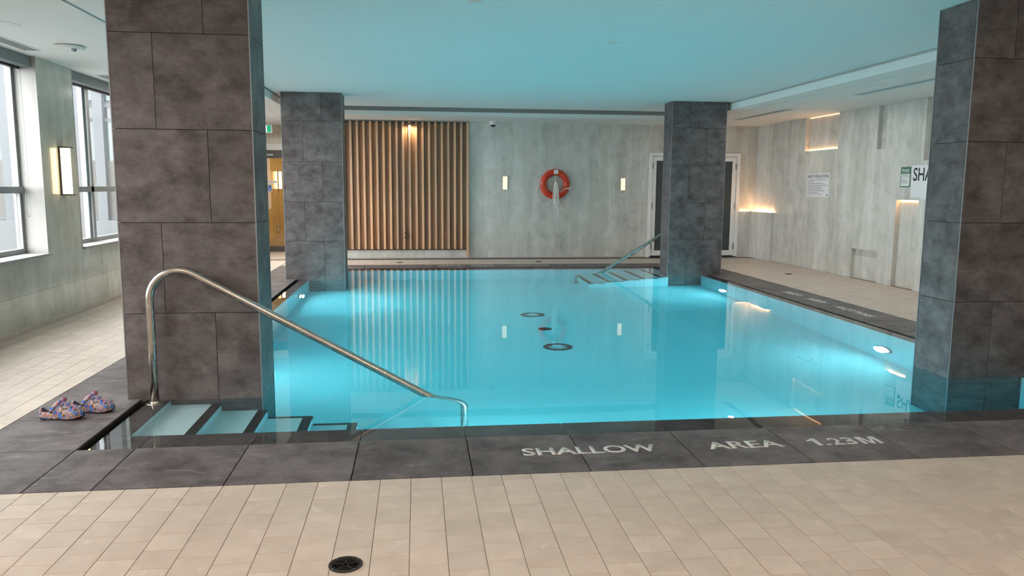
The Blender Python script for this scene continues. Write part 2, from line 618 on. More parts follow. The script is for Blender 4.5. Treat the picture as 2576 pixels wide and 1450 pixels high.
def lathe_bm(bm, prof, center, axis='Z', seg=32, flip=1):
    """prof: list of (radius, height) along the axis"""
    c = Vector(center)
    rings = []
    for r, h in prof:
        ring = []
        for k in range(seg):
            a = 2 * PI * k / seg
            u, v = r * math.cos(a), r * math.sin(a)
            if axis == 'Z':
                p = Vector((u, v, h))
            elif axis == 'Y':
                p = Vector((u, h, v))
            else:
                p = Vector((h, u, v))
            ring.append(bm.verts.new(c + p))
        rings.append(ring)
    for A, B in zip(rings, rings[1:]):
        for k in range(seg):
            bm.faces.new((A[k], A[(k + 1) % seg], B[(k + 1) % seg], B[k]))
    if prof[0][0] > 1e-6:
        bm.faces.new(rings[0])
    if prof[-1][0] > 1e-6:
        bm.faces.new(list(reversed(rings[-1])))
    bmesh.ops.remove_doubles(bm, verts=bm.verts, dist=1e-5)
    bmesh.ops.recalc_face_normals(bm, faces=bm.faces)


def lathe(name, prof, center, mat, parent=None, axis='Z', seg=32, smooth=False):
    bm = bmesh.new()
    lathe_bm(bm, prof, center, axis, seg)
    return link_mesh(name, bm, mat, parent, smooth)


def annulus(name, r0, r1, center, h, mat, parent=None, axis='Z', seg=40):
    bm = bmesh.new()
    lathe_bm(bm, [(r0, 0), (r1, 0), (r1, h), (r0, h), (r0, 0)], center, axis, seg)
    return link_mesh(name, bm, mat, parent)


def thing(name, label, cat, loc=(0, 0, 0), group=None):
    o = bpy.data.objects.new(name, None)
    C.objects.link(o)
    o.location = loc
    o.empty_display_size = 0.1
    return tag(o, label, cat, group)


def tag(o, label, cat, group=None, kind=None):
    o['label'] = label
    o['category'] = cat
    if group:
        o['group'] = group
    if kind:
        o['kind'] = kind
    return o


def struct(o):
    o['kind'] = 'structure'
    return o


_fc = {}


def text_mesh(body, bold=0.02):
    cu = bpy.data.curves.new('txt', 'FONT')
    cu.body = body
    cu.size = 1.0
    cu.offset = bold
    cu.fill_mode = 'FRONT'
    cu.resolution_u = 6
    o = bpy.data.objects.new('txt', cu)
    C.objects.link(o)
    dg = bpy.context.evaluated_depsgraph_get()
    me = bpy.data.meshes.new_from_object(o.evaluated_get(dg))
    bpy.data.objects.remove(o)
    bpy.data.curves.remove(cu)
    return me


def text(name, body, origin, right, up, width, height, mat, parent=None, bold=0.02, thick=0.0006):
    """fit the lettering's own bounds into width x height, lower left corner at origin"""
    me = text_mesh(body, bold)
    xs = [v.co.x for v in me.vertices]
    ys = [v.co.y for v in me.vertices]
    x0, y0 = min(xs), min(ys)
    sx = width / (max(xs) - x0)
    sy = height / (max(ys) - y0)
    R_, U_ = Vector(right), Vector(up)
    O_ = Vector(origin)
    for v in me.vertices:
        v.co = O_ + R_ * ((v.co.x - x0) * sx) + U_ * ((v.co.y - y0) * sy)
    bm = bmesh.new()
    bm.from_mesh(me)
    bpy.data.meshes.remove(me)
    bmesh.ops.recalc_face_normals(bm, faces=bm.faces)
    nrm = R_.cross(U_).normalized()
    ret = bmesh.ops.extrude_face_region(bm, geom=list(bm.faces))
    vs = [e for e in ret['geom'] if isinstance(e, bmesh.types.BMVert)]
    bmesh.ops.translate(bm, vec=nrm * thick, verts=vs)
    bmesh.ops.recalc_face_normals(bm, faces=bm.faces)
    return link_mesh(name, bm, mat, parent)


# ------------------------------------------------------------------ dimensions
XL, XR = -3.76, 6.95            # left and right walls
YF, YN = 15.46, -0.60           # far and near walls
ZC, ZS = 2.80, 2.68             # pool ceiling, soffit
CX0, CX1 = -2.43, 5.37          # outer edge of the coping
CY0, CY1 = 3.69, 14.17
WX0, WX1 = -1.80, 4.77          # water edge
WY0, WY1 = 4.29, 13.56
PX0, PX1 = -1.66, 4.65          # pool walls
PY0, PY1 = 4.55, 13.30
PZ = -1.23
WZ = -0.010                     # water level
LZ = -0.028                     # wetted ledge under the film of water

# ------------------------------------------------------------------ floor
floor = boxes('floor', [(XR, XR + 0.3, YN, YF + 0.2, -0.30, -0.001), (XL - 0.3, XL, YN, 17.3, -0.30, -0.0045), (4.68, 6.61, YF, YF + 0.2, -0.3, -0.0045), (XL, XR, YN, CY0, -0.30, -0.0045), (XL, CX0, CY0, 17.2, -0.30, -0.0045), (CX1, XR, CY0, YF, -0.30, -0.0045),
                        (CX0, CX1, CY1, YF, -0.30, -0.0045), (CX0, -1.9, YF, 17.2, -0.30, -0.0045), (-3.9, -1.9, 17.2, 30, -0.3, 0.0)], MT['grout'])
struct(floor)
TP = 0.1485
TX0 = 0.551
tiles = []


def tile_region(x0, x1, y0, y1):
    i0 = math.floor((x0 - TX0) / TP)
    i1 = math.ceil((x1 - TX0) / TP)
    for i in range(i0, i1):
        a, b = TX0 + i * TP, TX0 + (i + 1) * TP
        a, b = max(a, x0), min(b, x1)
        if b - a < 0.02:
            continue
        off = 3.25 - (i % 2) * TP * 0.5 + (0.012 if i % 3 == 0 else 0)
        j0 = math.floor((y0 - off) / TP)
        j1 = math.ceil((y1 - off) / TP)
        for j in range(j0, j1):
            c, d = max(off + j * TP, y0), min(off + (j + 1) * TP, y1)
            if d - c < 0.015:
                continue
            tiles.append((a, b, c, d))


tile_region(XL + 0.02, XR, 2.0, CY0 - 0.002)
tile_region(XL + 0.02, CX0 - 0.002, CY0, 17.15)
tile_region(CX1 + 0.002, XR, CY0, YF)
tile_region(CX0, CX1, CY1 + 0.002, 15.13)


def project(p):
    d = (p[0], p[1], p[2] - CAM_H)
    q = [sum(Rr[k][i] * d[i] for i in range(3)) for k in range(3)]
    if q[2] < 0.2:
        return None
    return (1288 + 1946.57 * q[0] / q[2], 725 + 1946.57 * q[1] / q[2], q[2])


DRAIN = (-0.283, 2.83)


def tsize(t):
    p = project(((t[0] + t[1]) / 2, (t[2] + t[3]) / 2, 0))
    if p is None or not (-40 < p[0] < 2616) or not (0 < p[1] < 1480):
        return 0
    # behind the near columns
    if t[2] > 5.3 and -1.95 * t[2] / 5.3 < t[0] < -1.06 * t[2] / 5.74:
        return 0
    if t[2] > 5.7 and t[0] > 4.0 * t[2] / 5.77 and t[1] < 4.9 * t[2] / 5.35:
        return 0
    return (t[1] - t[0]) * (t[3] - t[2]) / p[2] ** 3


tiles.sort(key=lambda t: -tsize(t))
_tm = {}
GAP = 0.0012


def tile_mesh(w, d, h, mat, key):
    k = (round(w, 3), round(d, 3), key)
    if k not in _tm:
        bm = bmesh.new()
        w2, d2 = w / 2 - GAP, d / 2 - GAP
        e = 0.0012
        lo = [bm.verts.new(p) for p in ((-w2, -d2, -h), (w2, -d2, -h), (w2, d2, -h), (-w2, d2, -h))]
        mi = [bm.verts.new(p) for p in ((-w2, -d2, -e), (w2, -d2, -e), (w2, d2, -e), (-w2, d2, -e))]
        hi = [bm.verts.new(p) for p in ((-w2 + e, -d2 + e, 0), (w2 - e, -d2 + e, 0), (w2 - e, d2 - e, 0), (-w2 + e, d2 - e, 0))]
        for A, B in ((lo, mi), (mi, hi)):
            for q in range(4):
                bm.faces.new((A[q], A[(q + 1) % 4], B[(q + 1) % 4], B[q]))
        bm.faces.new(hi)
        bm.faces.new(list(reversed(lo)))
        me = bpy.data.meshes.new('tile')
        bm.normal_update()
        bm.to_mesh(me)
        bm.free()
        me.materials.append(mat)
        _tm[k] = me
    return _tm[k]


def tile_clear_of_drain(t):
    return not (t[0] - 0.062 < DRAIN[0] < t[1] + 0.062 and t[2] - 0.062 < DRAIN[1] < t[3] + 0.062)


def cut_tile_mesh(t):
    """a tile with the drain's round hole cut out of it"""
    bm = bmesh.new()
    bbox(bm, t[0] + GAP, t[1] - GAP, t[2] + GAP, t[3] - GAP, -0.012, 0.0)
    me = bpy.data.meshes.new('tile_cut')
    bm.to_mesh(me)
    bm.free()
    return me


n_single = 0
rest = []
for t in tiles:
    if n_single < 300 and tsize(t) > 0:
        o = bpy.data.objects.new('floor_tile', tile_mesh(t[1] - t[0], t[3] - t[2], 0.012, MT['floor_tile'], 'deck'))
        C.objects.link(o)
        o.location = ((t[0] + t[1]) / 2, (t[2] + t[3]) / 2, random.uniform(-0.0006, 0.0))
        o.parent = floor
        n_single += 1
    else:
        rest.append(t)
bm = bmesh.new()
for t in rest:
    bbox(bm, t[0] + GAP, t[1] - GAP, t[2] + GAP, t[3] - GAP, -0.012, random.uniform(-0.0006, 0))
o = link_mesh('floor_tile_field', bm, MT['floor_tile'], floor)
o['kind'] = 'stuff'
box('floor_tile_slab', XL + 0.02, XR, YN, 2.0, -0.012, -0.0005, MT['floor_tile'], floor)

# ------------------------------------------------------------------ ceiling
ceil = box('ceiling', -2.118, 5.044, 2.2, 13.98, ZC, ZC + 0.12, MT['ceiling'])
struct(ceil)
GR = 0.012
soff = []
# right, far and left strips of soffit, each split by a narrow groove
soff += [(5.06, 5.33 - GR / 2, 2.2, 14.2, ZS, ZC + 0.1), (5.33 + GR / 2, 5.85, 2.2, 15.46, ZS, ZC + 0.1), (6.0, XR + 0.1, 2.2, 15.46, ZS, ZC + 0.1),
         (5.85, 6.0, 14.1, 15.46, ZS, ZC + 0.1), (5.85, 6.0, 10.08, 12.0, ZS, ZC + 0.1), (5.85, 6.0, 2.2, 8.0, ZS, ZC + 0.1)]
soff += [(-2.13, 5.33 - GR / 2, 14.2, 14.47 - GR / 2, ZS, ZC + 0.1), (-2.13, 5.33 - GR / 2, 14.47 + GR / 2, YF, ZS, ZC + 0.1)]
soff += [(-2.39, -2.13, 2.2, YF, ZS, ZC + 0.1), (-4.0, -2.49, 2.2, YF, ZS, ZC + 0.1), (-4.0, -1.9, YF, 17.2, ZS, ZC + 0.1)]
soff += [(-4.0, XR, YN, 2.2, ZS, ZC + 0.1)]
boxes('soffit', soff, MT['soffit'], ceil)
boxes('groove', [(5.33 - GR / 2, 5.33 + GR / 2, 2.2, 14.47, ZS + 0.02, ZS + 0.03), (-2.13, 5.34, 14.47 - GR / 2, 14.47 + GR / 2, ZS + 0.02, ZS + 0.03)], MT['slot_grey'], ceil)
box('air_slot', 5.852, 5.998, 12.0, 14.1, ZS + 0.03, ZS + 0.05, MT['slot_grey'], ceil)
box('air_slot', 5.852, 5.998, 8.0, 10.08, ZS + 0.03, ZS + 0.05, MT['slot_grey'], ceil)
box('reveal_strip', -2.118, 5.03, 14.180, 14.198, 2.748, ZC + 0.06, MT['reveal_grey'], ceil)
box('reveal_strip', 5.052, 5.0595, 2.2, 14.18, 2.778, ZC + 0.06, MT['reveal_beige'], ceil)
box('reveal_strip', -2.128, -2.115, 2.2, 14.18, 2.785, ZC + 0.06, MT['reveal_grey'], ceil)
box('reveal_strip', -2.13, 5.06, 13.97, 14.2, ZC + 0.06, ZC + 0.08, MT['reveal_grey'], ceil)
box('reveal_strip', 5.02, 5.06, 2.2, 14.2, ZC + 0.06, ZC + 0.08, MT['reveal_grey'], ceil)
box('reveal_strip', -2.13, -2.09, 2.2, 14.2, ZC + 0.06, ZC + 0.08, MT['reveal_grey'], ceil)
# linear channel in the left soffit: white bar with a dark slit beside it
box('linear_channel', -2.485, -2.405, 2.2, 6.9, ZS - 0.008, ZS + 0.04, MT['white'], ceil)
box('linear_channel', -2.49, -2.39, 6.9, YF, ZS + 0.004, ZS + 0.04, MT['soffit'], ceil)
box('channel_slit', -2.405, -2.39, 2.2, 6.9, ZS + 0.015, ZS + 0.03, MT['black'], ceil)
roof = box('ceiling_slab', -4.0, XR + 0.3, YN - 0.3, 17.4, ZC + 0.12, ZC + 0.3, MT['white'], ceil)

# ------------------------------------------------------------------ walls
def stone_wall(name, backing, panels, mat):
    w = struct(boxes(name, backing, MT['joint']))
    for p in panels:
        box('stone_panel', *p, mat, w)
    return w


JT = 0.0008
# far wall (faces the camera): backing at 15.48, panels 20 mm thick
fp = []
xs = [1.012, 2.28, 3.48, 4.68]
for a, b in zip(xs, xs[1:]):
    fp.append((a + JT, b - JT, YF, YF + 0.02, 0.0, ZS))
fp.append((4.68, 6.61, YF, YF + 0.02, 2.135, ZS))
fp.append((6.61 + JT, XR + 0.08, YF, YF + 0.02, 0.952, ZS))
fp.append((6.61 + JT, XR + 0.08, YF - 0.03, YF + 0.02, 0.0, 0.948))
wall_far = stone_wall('wall_far', [(-1.9, 4.68, YF + 0.02, YF + 0.25, -0.1, ZC), (6.61, XR + 0.3, YF + 0.02, YF + 0.25, -0.1, ZC), (4.68, 6.61, YF + 0.02, YF + 0.25, 2.135, ZC),
                                   (4.68, 6.61, YF + 0.12, YF + 0.25, -0.1, 2.135), (-2.0, -1.9, YF, 17.2, -0.1, ZC)], fp, MT['stone'])
box('stone_panel', -1.9, 1.012, YF - 0.01, YF + 0.02, 0.0, 0.165, MT['stone'], wall_far)

# right wall with recesses
D_ = 0.07
rp = [(13.42, 14.5, 0, ZS), (14.5, YF, 0.95, ZS), (12.32, 13.42, 0, 2.09), (11.72, 12.32, 0, ZS), (11.2, 11.72, 0.475, ZS), (11.0, 11.2, 0.475, 2.02),
      (10.62, 11.0, 0, 2.02), (10.55, 10.62, 1.27, 2.02), (10.11, 10.55, 1.27, ZS), (10.07, 10.11, 0, ZS), (9.0, 10.07, 0, 1.82), (7.8, 9.0, 0, ZS),
      (6.6, 7.8, 0, ZS), (5.4, 6.6, 0, ZS), (4.2, 5.4, 0, ZS), (3.0, 4.2, 0, ZS), (1.8, 3.0, 0, ZS), (0.6, 1.8, 0, ZS), (YN, 0.6, 0, ZS)]
wall_right = stone_wall('wall_right', [(XR + D_ + 0.02, XR + 0.3, YN - 0.3, YF + 0.2, -0.1, ZC)],
                        [(XR, XR + D_ + 0.02, a + JT, b - JT, c, d) for a, b, c, d in rp], MT['stone'])
for a, b, c, d in ((12.32, 13.42, 2.09, ZS), (11.0, 11.72, 0, 0.475), (10.55, 11.2, 2.02, ZS), (10.11, 10.62, 0, 1.27), (9.0, 10.07, 1.82, ZS)):
    box('recess_panel', XR + D_, XR + D_ + 0.02, a, b, c, d, MT['stone'], wall_right)
box('stone_panel', XR - D_, XR + D_, 14.5, YF, 0.0, 0.95, MT['stone'], wall_right)
box('stone_panel', 6.94, XR + 0.01, YF - 0.03, YF, 0.95, ZS, MT['stone'], wall_right)
# warm light tape in the recesses
box('light_tape', XR + D_ - 0.014, XR + D_ - 0.002, 12.34, 13.40, 2.092, 2.098, MT['led'], wall_right)
box('light_tape', XR + D_ - 0.014, XR + D_ - 0.002, 10.13, 10.60, 1.262, 1.268, MT['led'], wall_right)
box('light_tape', XR - 0.05, XR - 0.012, 14.52, 15.42, 0.952, 0.958, MT['led'], wall_right)
box('light_tape', XR + D_ - 0.014, XR + D_ - 0.002, 12.34, 13.40, 2.668, 2.674, MT['led_soft'], wall_right)
box('light_tape', 6.64, 6.86, YF - 0.020, YF - 0.008, 0.949, 0.954, MT['led'], wall_right)

# left wall: piers between windows, stone panels 20 mm
lp = []
yy = 17.2
ys = []
for wy0, wy1 in sorted(WINDOWS, reverse=True):
    ys.append((wy1, yy))
    yy = wy0
ys.append((YN, yy))
for a, b in ys:
    if b - a > 1.4:
        n = int((b - a) / 1.2) + 1
        for k in range(n):
            p, q = a + (b - a) * k / n, a + (b - a) * (k + 1) / n
            lp += [(XL - 0.02, XL, p + JT, q - JT, 0.36, ZS), (XL - 0.02, XL, p + JT, q - JT, 0.02, 0.358)]
    else:
        lp += [(XL - 0.02, XL, a, b, 0.36, ZS), (XL - 0.02, XL, a, b, 0.02, 0.358)]
for wy0, wy1 in WINDOWS:
    lp += [(XL - 0.02, XL, wy0 + JT, wy1 - JT, 0.36, SILL - 0.022), (XL - 0.02, XL, wy0 + JT, wy1 - JT, 0.02, 0.358)]
lb = [(-4.05, XL - 0.02, a, b, -0.1, ZC) for a, b in ys]
for wy0, wy1 in WINDOWS:
    lb += [(-4.05, XL - 0.02, wy0, wy1, -0.1, SILL - 0.022), (-4.05, -4.0, wy0, wy1, ZS, ZC)]
wall_left = stone_wall('wall_left', lb, lp, MT['stone_left'])
bb = struct(box('baseboard_left', XL, XL + 0.018, YN, 17.15, -0.01, 0.05, MT['floor_tile']))
wall_near = struct(box('wall_near', -4.05, XR + 0.3, YN - 0.3, YN, -0.1, ZC, MT['stone']))

# windows
for k, (wy0, wy1) in enumerate(WINDOWS):
    w = struct(boxes('window_%d' % (k + 1), [(-4.03, -3.97, wy0, wy0 + 0.06, SILL, HEAD + 0.08), (-4.03, -3.97, wy1 - 0.06, wy1, SILL, HEAD + 0.08),
                                             (-4.03, -3.97, wy0 + 0.06, wy1 - 0.06, SILL, SILL + 0.05), (-4.03, -3.97, wy0 + 0.06, wy1 - 0.06, HEAD - 0.02, HEAD + 0.08)], MT['win_frame']))
    # reveals of the opening
    boxes('reveal', [(-3.97, XL + 0.002, wy0, wy0 + 0.012, SILL, ZS), (-3.97, XL + 0.002, wy1 - 0.012, wy1, SILL, ZS)], MT['reveal'], w)
    box('sill', -3.98, XL + 0.035, wy0 - 0.0, wy1 + 0.0, SILL - 0.022, SILL, MT['reveal'], w)
    ym = wy0 + (0.86 if k == 0 else (wy1 - wy0) / 2)
    box('transom', -4.035, -3.945, wy0 + 0.012, wy1 - 0.012, 1.33, 1.395, MT['win_frame'], w)
    box('mullion', -4.035, -3.945, ym - 0.035, ym + 0.035, SILL + 0.05, HEAD, MT['win_frame'], w)
    for sgn in (-1, 1):     # silver sash stiles
        box('sash_stile', -4.03, -3.975, ym + sgn * 0.06 - 0.022, ym + sgn * 0.06 + 0.022, SILL + 0.05, HEAD - 0.02, MT['win_frame_light'], w)
    for ya, yb in ((wy0 + 0.06, ym - 0.08), (ym + 0.08, wy1 - 0.06)):
        for za, zb in ((SILL + 0.05, 1.33), (1.395, HEAD - 0.02)):
            box('pane', -4.003, -3.997, ya, yb, za, zb, MT['glass'], w)
    box('blind_box', -3.90, -3.80, wy0 + 0.014, wy1 - 0.014, 2.575, ZS, MT['valance'], w)
    box('blind_slot', -3.945, -3.905, wy0 + 0.014, wy1 - 0.014, 2.555, 2.60, MT['black'], w)
    cy = wy1 - 0.13 if k else wy0 + 0.2
    if k:
        tube('bead_chain', [(-3.85, cy - 0.07, 2.56)] + [(-3.845, cy - 0.07 + 0.07 * (1 - math.cos(a)) * 0.5 * 1.0, 1.16 - 0.06 * math.sin(a)) for a in [PI * q / 8 for q in range(9)]] + [(-3.85, cy, 2.56)], 0.0024, MT['win_frame'], w, 6)

# doors
d1 = struct(boxes('door_1', [(4.68, 4.745, YF - 0.03, YF + 0.09, 0, 2.13), (6.545, 6.61, YF - 0.03, YF + 0.09, 0, 2.13), (4.745, 6.545, YF - 0.03, YF + 0.09, 2.06, 2.13)], MT['white']))
for x0, x1 in ((4.752, 5.64), (5.65, 6.538)):   # two leaves
    bmx = bmesh.new()
    for b in ((x0, x0 + 0.085, YF - 0.005, YF + 0.045, 0.03, 2.052), (x1 - 0.085, x1, YF - 0.005, YF + 0.045, 0.03, 2.052),
              (x0 + 0.085, x1 - 0.085, YF - 0.005, YF + 0.045, 0.03, 0.135), (x0 + 0.085, x1 - 0.085, YF - 0.005, YF + 0.045, 1.965, 2.052)):
        bbox(bmx, *b)
    lf = link_mesh('door_leaf', bmx, MT['white'], d1)
    g = box('pane', x0 + 0.085, x1 - 0.085, YF + 0.012, YF + 0.026, 0.135, 1.965, MT['frosted'], lf)
    hx = x0 + 0.012 if x0 < 5 else x1 - 0.012
    for hz in (0.22, 1.05, 1.86):
        box('hinge', hx - 0.012, hx + 0.012, YF - 0.022, YF - 0.004, hz - 0.06, hz + 0.06, MT['edge_metal'], lf)
    hx = x1 - 0.04 if x0 < 5 else x0 + 0.04
    tube('handle', [(hx, YF - 0.005, 0.9), (hx, YF - 0.06, 0.92), (hx, YF - 0.06, 1.28), (hx, YF - 0.005, 1.3)], 0.011, MT['steel'], lf, 8)
box('threshold', 4.72, 6.57, YF - 0.12, YF + 0.09, -0.011, 0.012, MT['black'], d1)

# corridor end: header, glazed dark-framed door, golden wall beyond
wc = struct(box('wall_corridor', -4.05, -1.9, 17.15, 17.3, 2.16, ZC, MT['warm_stone']))
box('header_band', -4.05, -1.9, 17.13, 17.15, 2.16, 2.29, MT['white'], wc)
gw = struct(boxes('wall_passage', [(-4.1, -3.9, 17.3, 30, 0, ZC), (-4.1, -1.0, 30, 30.2, 0, ZC), (-1.9, -1.0, 17.3, 30, 0, ZC), (-4.1, -1.0, 17.3, 30.2, ZC - 0.1, ZC + 0.1)], MT['gold_wall']))
box('wall_end_panel', -3.9, -3.2, 17.17, 17.25, 0, 0.001, MT['black'], wc)
d2 = struct(boxes('door_2', [(-3.74, -1.9, 17.15, 17.22, 1.99, 2.158), (-3.74, -1.9, 17.15, 17.22, 0.0, 0.115), (-3.74, -3.62, 17.15, 17.22, 0.115, 1.99), (-2.72, -2.60, 17.15, 17.22, 0.115, 1.99)], MT['bronze']))
box('pane', -3.62, -2.72, 17.18, 17.19, 0.115, 1.99, MT['door_glass'], d2)
box('pane', -2.60, -1.9, 17.18, 17.19, 0.115, 1.99, MT['door_glass'], d2)
box('door_closer', -3.35, -3.02, 17.10, 17.15, 2.045, 2.075, MT['edge_metal'], d2)
area('passage_light', (-2.6, 22.0, 2.6), (0, 0, -1), 0.8, 6.0, CORR_W, (1.0, 0.78, 0.46))

# ------------------------------------------------------------------ the pool
pool = thing('swimming_pool', 'rectangular turquoise mosaic pool with dark grey stone coping and corner steps', 'pool', (1.5, 8.9, PZ))
bmx = bmesh.new()
# body of the surround under the coping
o = boxes('pool_surround', [(CX0, PX0 - 0.1, CY0, CY1, -1.3, -0.0125), (PX1 + 0.1, CX1, CY0, CY1, -1.3, -0.0125), (PX0 - 0.1, PX1 + 0.1, CY0, PY0 - 0.1, -1.3, -0.046), (PX0 - 0.1, PX1 + 0.1, PY1 + 0.1, CY1, -1.3, -0.046)], MT['grout_dark'], pool)
bpy.data.objects.remove(o)
boxes('pool_surround', [(CX0, -1.845, CY0, CY1, -0.3, -0.0125), (4.79, CX1, CY0, CY1, -0.3, -0.0125), (-1.845, 4.79, CY0, 4.285, -0.3, -0.0125), (-1.845, 4.79, 13.565, CY1, -0.3, -0.0125),
                        (-1.845, PX0 - 0.02, 4.285, 13.565, -0.3, -0.046), (PX1 + 0.02, 4.79, 4.285, 13.565, -0.3, -0.046),
                        (PX0 - 0.02, PX1 + 0.02, 4.285, PY0 - 0.02, -0.3, -0.046), (PX0 - 0.02, PX1 + 0.02, PY1 + 0.02, 13.565, -0.3, -0.046)], MT['grout_dark'], pool)
box('pool_wall', PX0 - 0.15, PX0, PY0 - 0.15, PY1 + 0.15, PZ - 0.1, -0.046, MT['pool'], pool)
box('pool_wall', PX1, PX1 + 0.15, PY0 - 0.15, PY1 + 0.15, PZ - 0.1, -0.046, MT['pool'], pool)
box('pool_wall', PX0, PX1, PY0 - 0.15, PY0, PZ - 0.1, -0.046, MT['pool'], pool)
box('pool_wall', PX0, PX1, PY1, PY1 + 0.15, PZ - 0.1, -0.046, MT['pool'], pool)
box('pool_floor', PX0, PX1, PY0, PY1, PZ - 0.1, PZ, MT['pool'], pool)

xj = [0.264 + 0.6 * k for k in range(-3, 9)]
cg = 0.003


def coping(x0, x1, y0, y1, z=0.0, th=0.012, name='coping_tile', mat=None):
    box(name, x0 + cg, x1 - cg, y0 + cg, y1 - cg, z - th, z, mat or MT['coping'], pool, 0.001)


def cuts(a, b, js):
    r = [a] + [j for j in js if a + 0.06 < j < b - 0.06] + [b]
    return list(zip(r, r[1:]))


LX = -1.845
RX = 4.79
for a, b in cuts(LX, RX, xj):
    coping(a, b, CY0, 4.285)
    coping(a, b, 13.565, CY1)
for a, b in ((CX0, LX), (RX, CX1)):
    coping(a, b, CY0, 4.285)
    coping(a, b, 13.565, CY1)
for a, b in cuts(4.285, 13.565, [4.875, 5.77] + [5.77 + 0.6 * k for k in range(1, 14)]):
    coping(CX0, LX, a, b)
for a, b in cuts(4.285, 13.565, [4.74 + 0.6 * k for k in range(0, 16)]):
    coping(RX, CX1, a, b)
# wetted ledge just below the water line
for a, b in cuts(-1.80, 4.775, xj):
    coping(a, b, 4.285, PY0, LZ, 0.016, 'ledge_tile', MT['ledge'])
    coping(a, b, PY1, 13.565, LZ, 0.016, 'ledge_tile', MT['ledge'])
for a, b in cuts(PY0, PY1, [4.875, 5.77] + [5.77 + 0.6 * k for k in range(1, 14)]):
    coping(-1.80, PX0, a, b, LZ, 0.016, 'ledge_tile', MT['ledge'])
for a, b in cuts(PY0, PY1, [4.74 + 0.6 * k for k in range(0, 16)]):
    coping(PX1, 4.775, a, b, LZ, 0.016, 'ledge_tile', MT['ledge'])
box('overflow_slot', -1.845, -1.806, 4.285, 13.565, -0.046, -0.034, MT['matt_black'], pool)
box('overflow_slot', 4.779, 4.79, 4.285, 13.565, -0.046, -0.034, MT['matt_black'], pool)
box('slot_lip', -1.806, -1.797, 4.285, 13.565, -0.046, -0.0085, MT['matt_black'], pool)
box('slot_lip', 4.771, 4.779, 4.285, 13.565, -0.046, -0.0085, MT['matt_black'], pool)

# steps: near left corner going down to the right, far right corner going down to the left
near_x = [PX0, -1.33, -1.03, -0.73, -0.43, -0.13, 0.17]
depth = [-0.14, -0.305, -0.47, -0.635, -0.80, -0.955]
for k in range(6):
    a, b, z = near_x[k], near_x[k + 1], depth[k]
    s = box('step', a, b, PY0, 5.30, PZ, z, MT['pool'], pool)
    box('nosing', b - 0.062, b + 0.003, PY0, 5.303, z - 0.012, z + 0.003, MT['nosing'], s)
    box('nosing', b - 0.062, b + 0.0025, 5.29, 5.3035, z - 0.07, z - 0.012, MT['nosing'], s)
    if k >= 2:
        box('edge_strip', a + 0.003, b - 0.062, 5.268, 5.303, z - 0.03, z + 0.003, MT['nosing'], s)
far_x = [PX1, 4.20, 3.90, 3.605, 3.32, 3.03, 2.737]
far_d = [-0.035, -0.14, -0.305, -0.47, -0.635, -0.80]
for k in range(6):
    a, b, z = far_x[k + 1], far_x[k], far_d[k]
    if a > 4.0:         # behind the column
        s = box('step', a, b, 12.655, PY1, PZ, z, MT['pool'], pool)
        box('nosing', a - 0.003, a + 0.075, 12.655, PY1, z - 0.012, z + 0.003, MT['nosing'], s)
        continue
    if b > 4.066:
        box('step', 4.066, b, 12.655, PY1, PZ, z, MT['pool'], pool)
        b = 4.066
    s = box('step', a, b, 12.18, PY1, PZ, z, MT['pool'], pool)
    box('nosing', a - 0.003, a + 0.075, 12.177, PY1, z - 0.012, z + 0.003, MT['nosing'], s)
    box('nosing', a - 0.0025, a + 0.085, 12.1765, 12.19, z - 0.085, z - 0.012, MT['nosing'], s)
    box('edge_strip', a + 0.075, b - 0.003, 12.177, 12.205, z - 0.03, z + 0.003, MT['nosing'], s)

# lettering on the coping
zt = 0.0004


def depth_number(origin, right, up, w, h):
    """1.23M, with the 1 and the M drawn point by point"""
    O_, R_, U_ = Vector(origin), Vector(right), Vector(up)

    def poly(pts):
        bm_ = bmesh.new()
        lo = [bm_.verts.new(O_ + R_ * (a * w) + U_ * (b * h)) for a, b in pts]
        hi = [bm_.verts.new(O_ + R_ * (a * w) + U_ * (b * h) + Vector((0, 0, 0.0006))) for a, b in pts]
        for tri in tessellate_polygon([[v_.co for v_ in hi]]):
            i, j, k = tri
            n_ = (hi[j].co - hi[i].co).cross(hi[k].co - hi[i].co)
            if n_.z < 0:
                j, k = k, j
            bm_.faces.new((hi[i], hi[j], hi[k]))
        ar = sum(pts[k][0] * pts[(k + 1) % len(pts)][1] - pts[(k + 1) % len(pts)][0] * pts[k][1] for k in range(len(pts)))
        for k in range(len(pts)):
            q_ = (lo[k], lo[(k + 1) % len(pts)], hi[(k + 1) % len(pts)], hi[k])
            bm_.faces.new(q_ if ar > 0 else tuple(reversed(q_)))
        link_mesh('lettering', bm_, MT['letter'], pool)
    poly([(0.075, 0.0), (0.145, 0.0), (0.145, 1.0), (0.090, 1.0), (0.060, 0.86), (0.0, 0.76), (0.0, 0.60), (0.075, 0.70)])
    poly([(0.20, 0.0), (0.265, 0.0), (0.265, 0.17), (0.20, 0.17)])
    o1 = O_ + R_ * (0.305 * w)
    text('lettering', '2', o1, right, up, 0.165 * w, h, MT['letter'], pool, 0.025)
    o1 = O_ + R_ * (0.50 * w)
    text('lettering', '3', o1, right, up, 0.165 * w, h, MT['letter'], pool, 0.025)
    poly([(0.72, 0.0), (0.775, 0.0), (0.775, 0.78), (0.835, 0.0), (0.885, 0.0), (0.945, 0.78), (0.945, 0.0), (1.0, 0.0), (1.0, 1.0), (0.915, 1.0), (0.86, 0.28), (0.805, 1.0), (0.72, 1.0)])


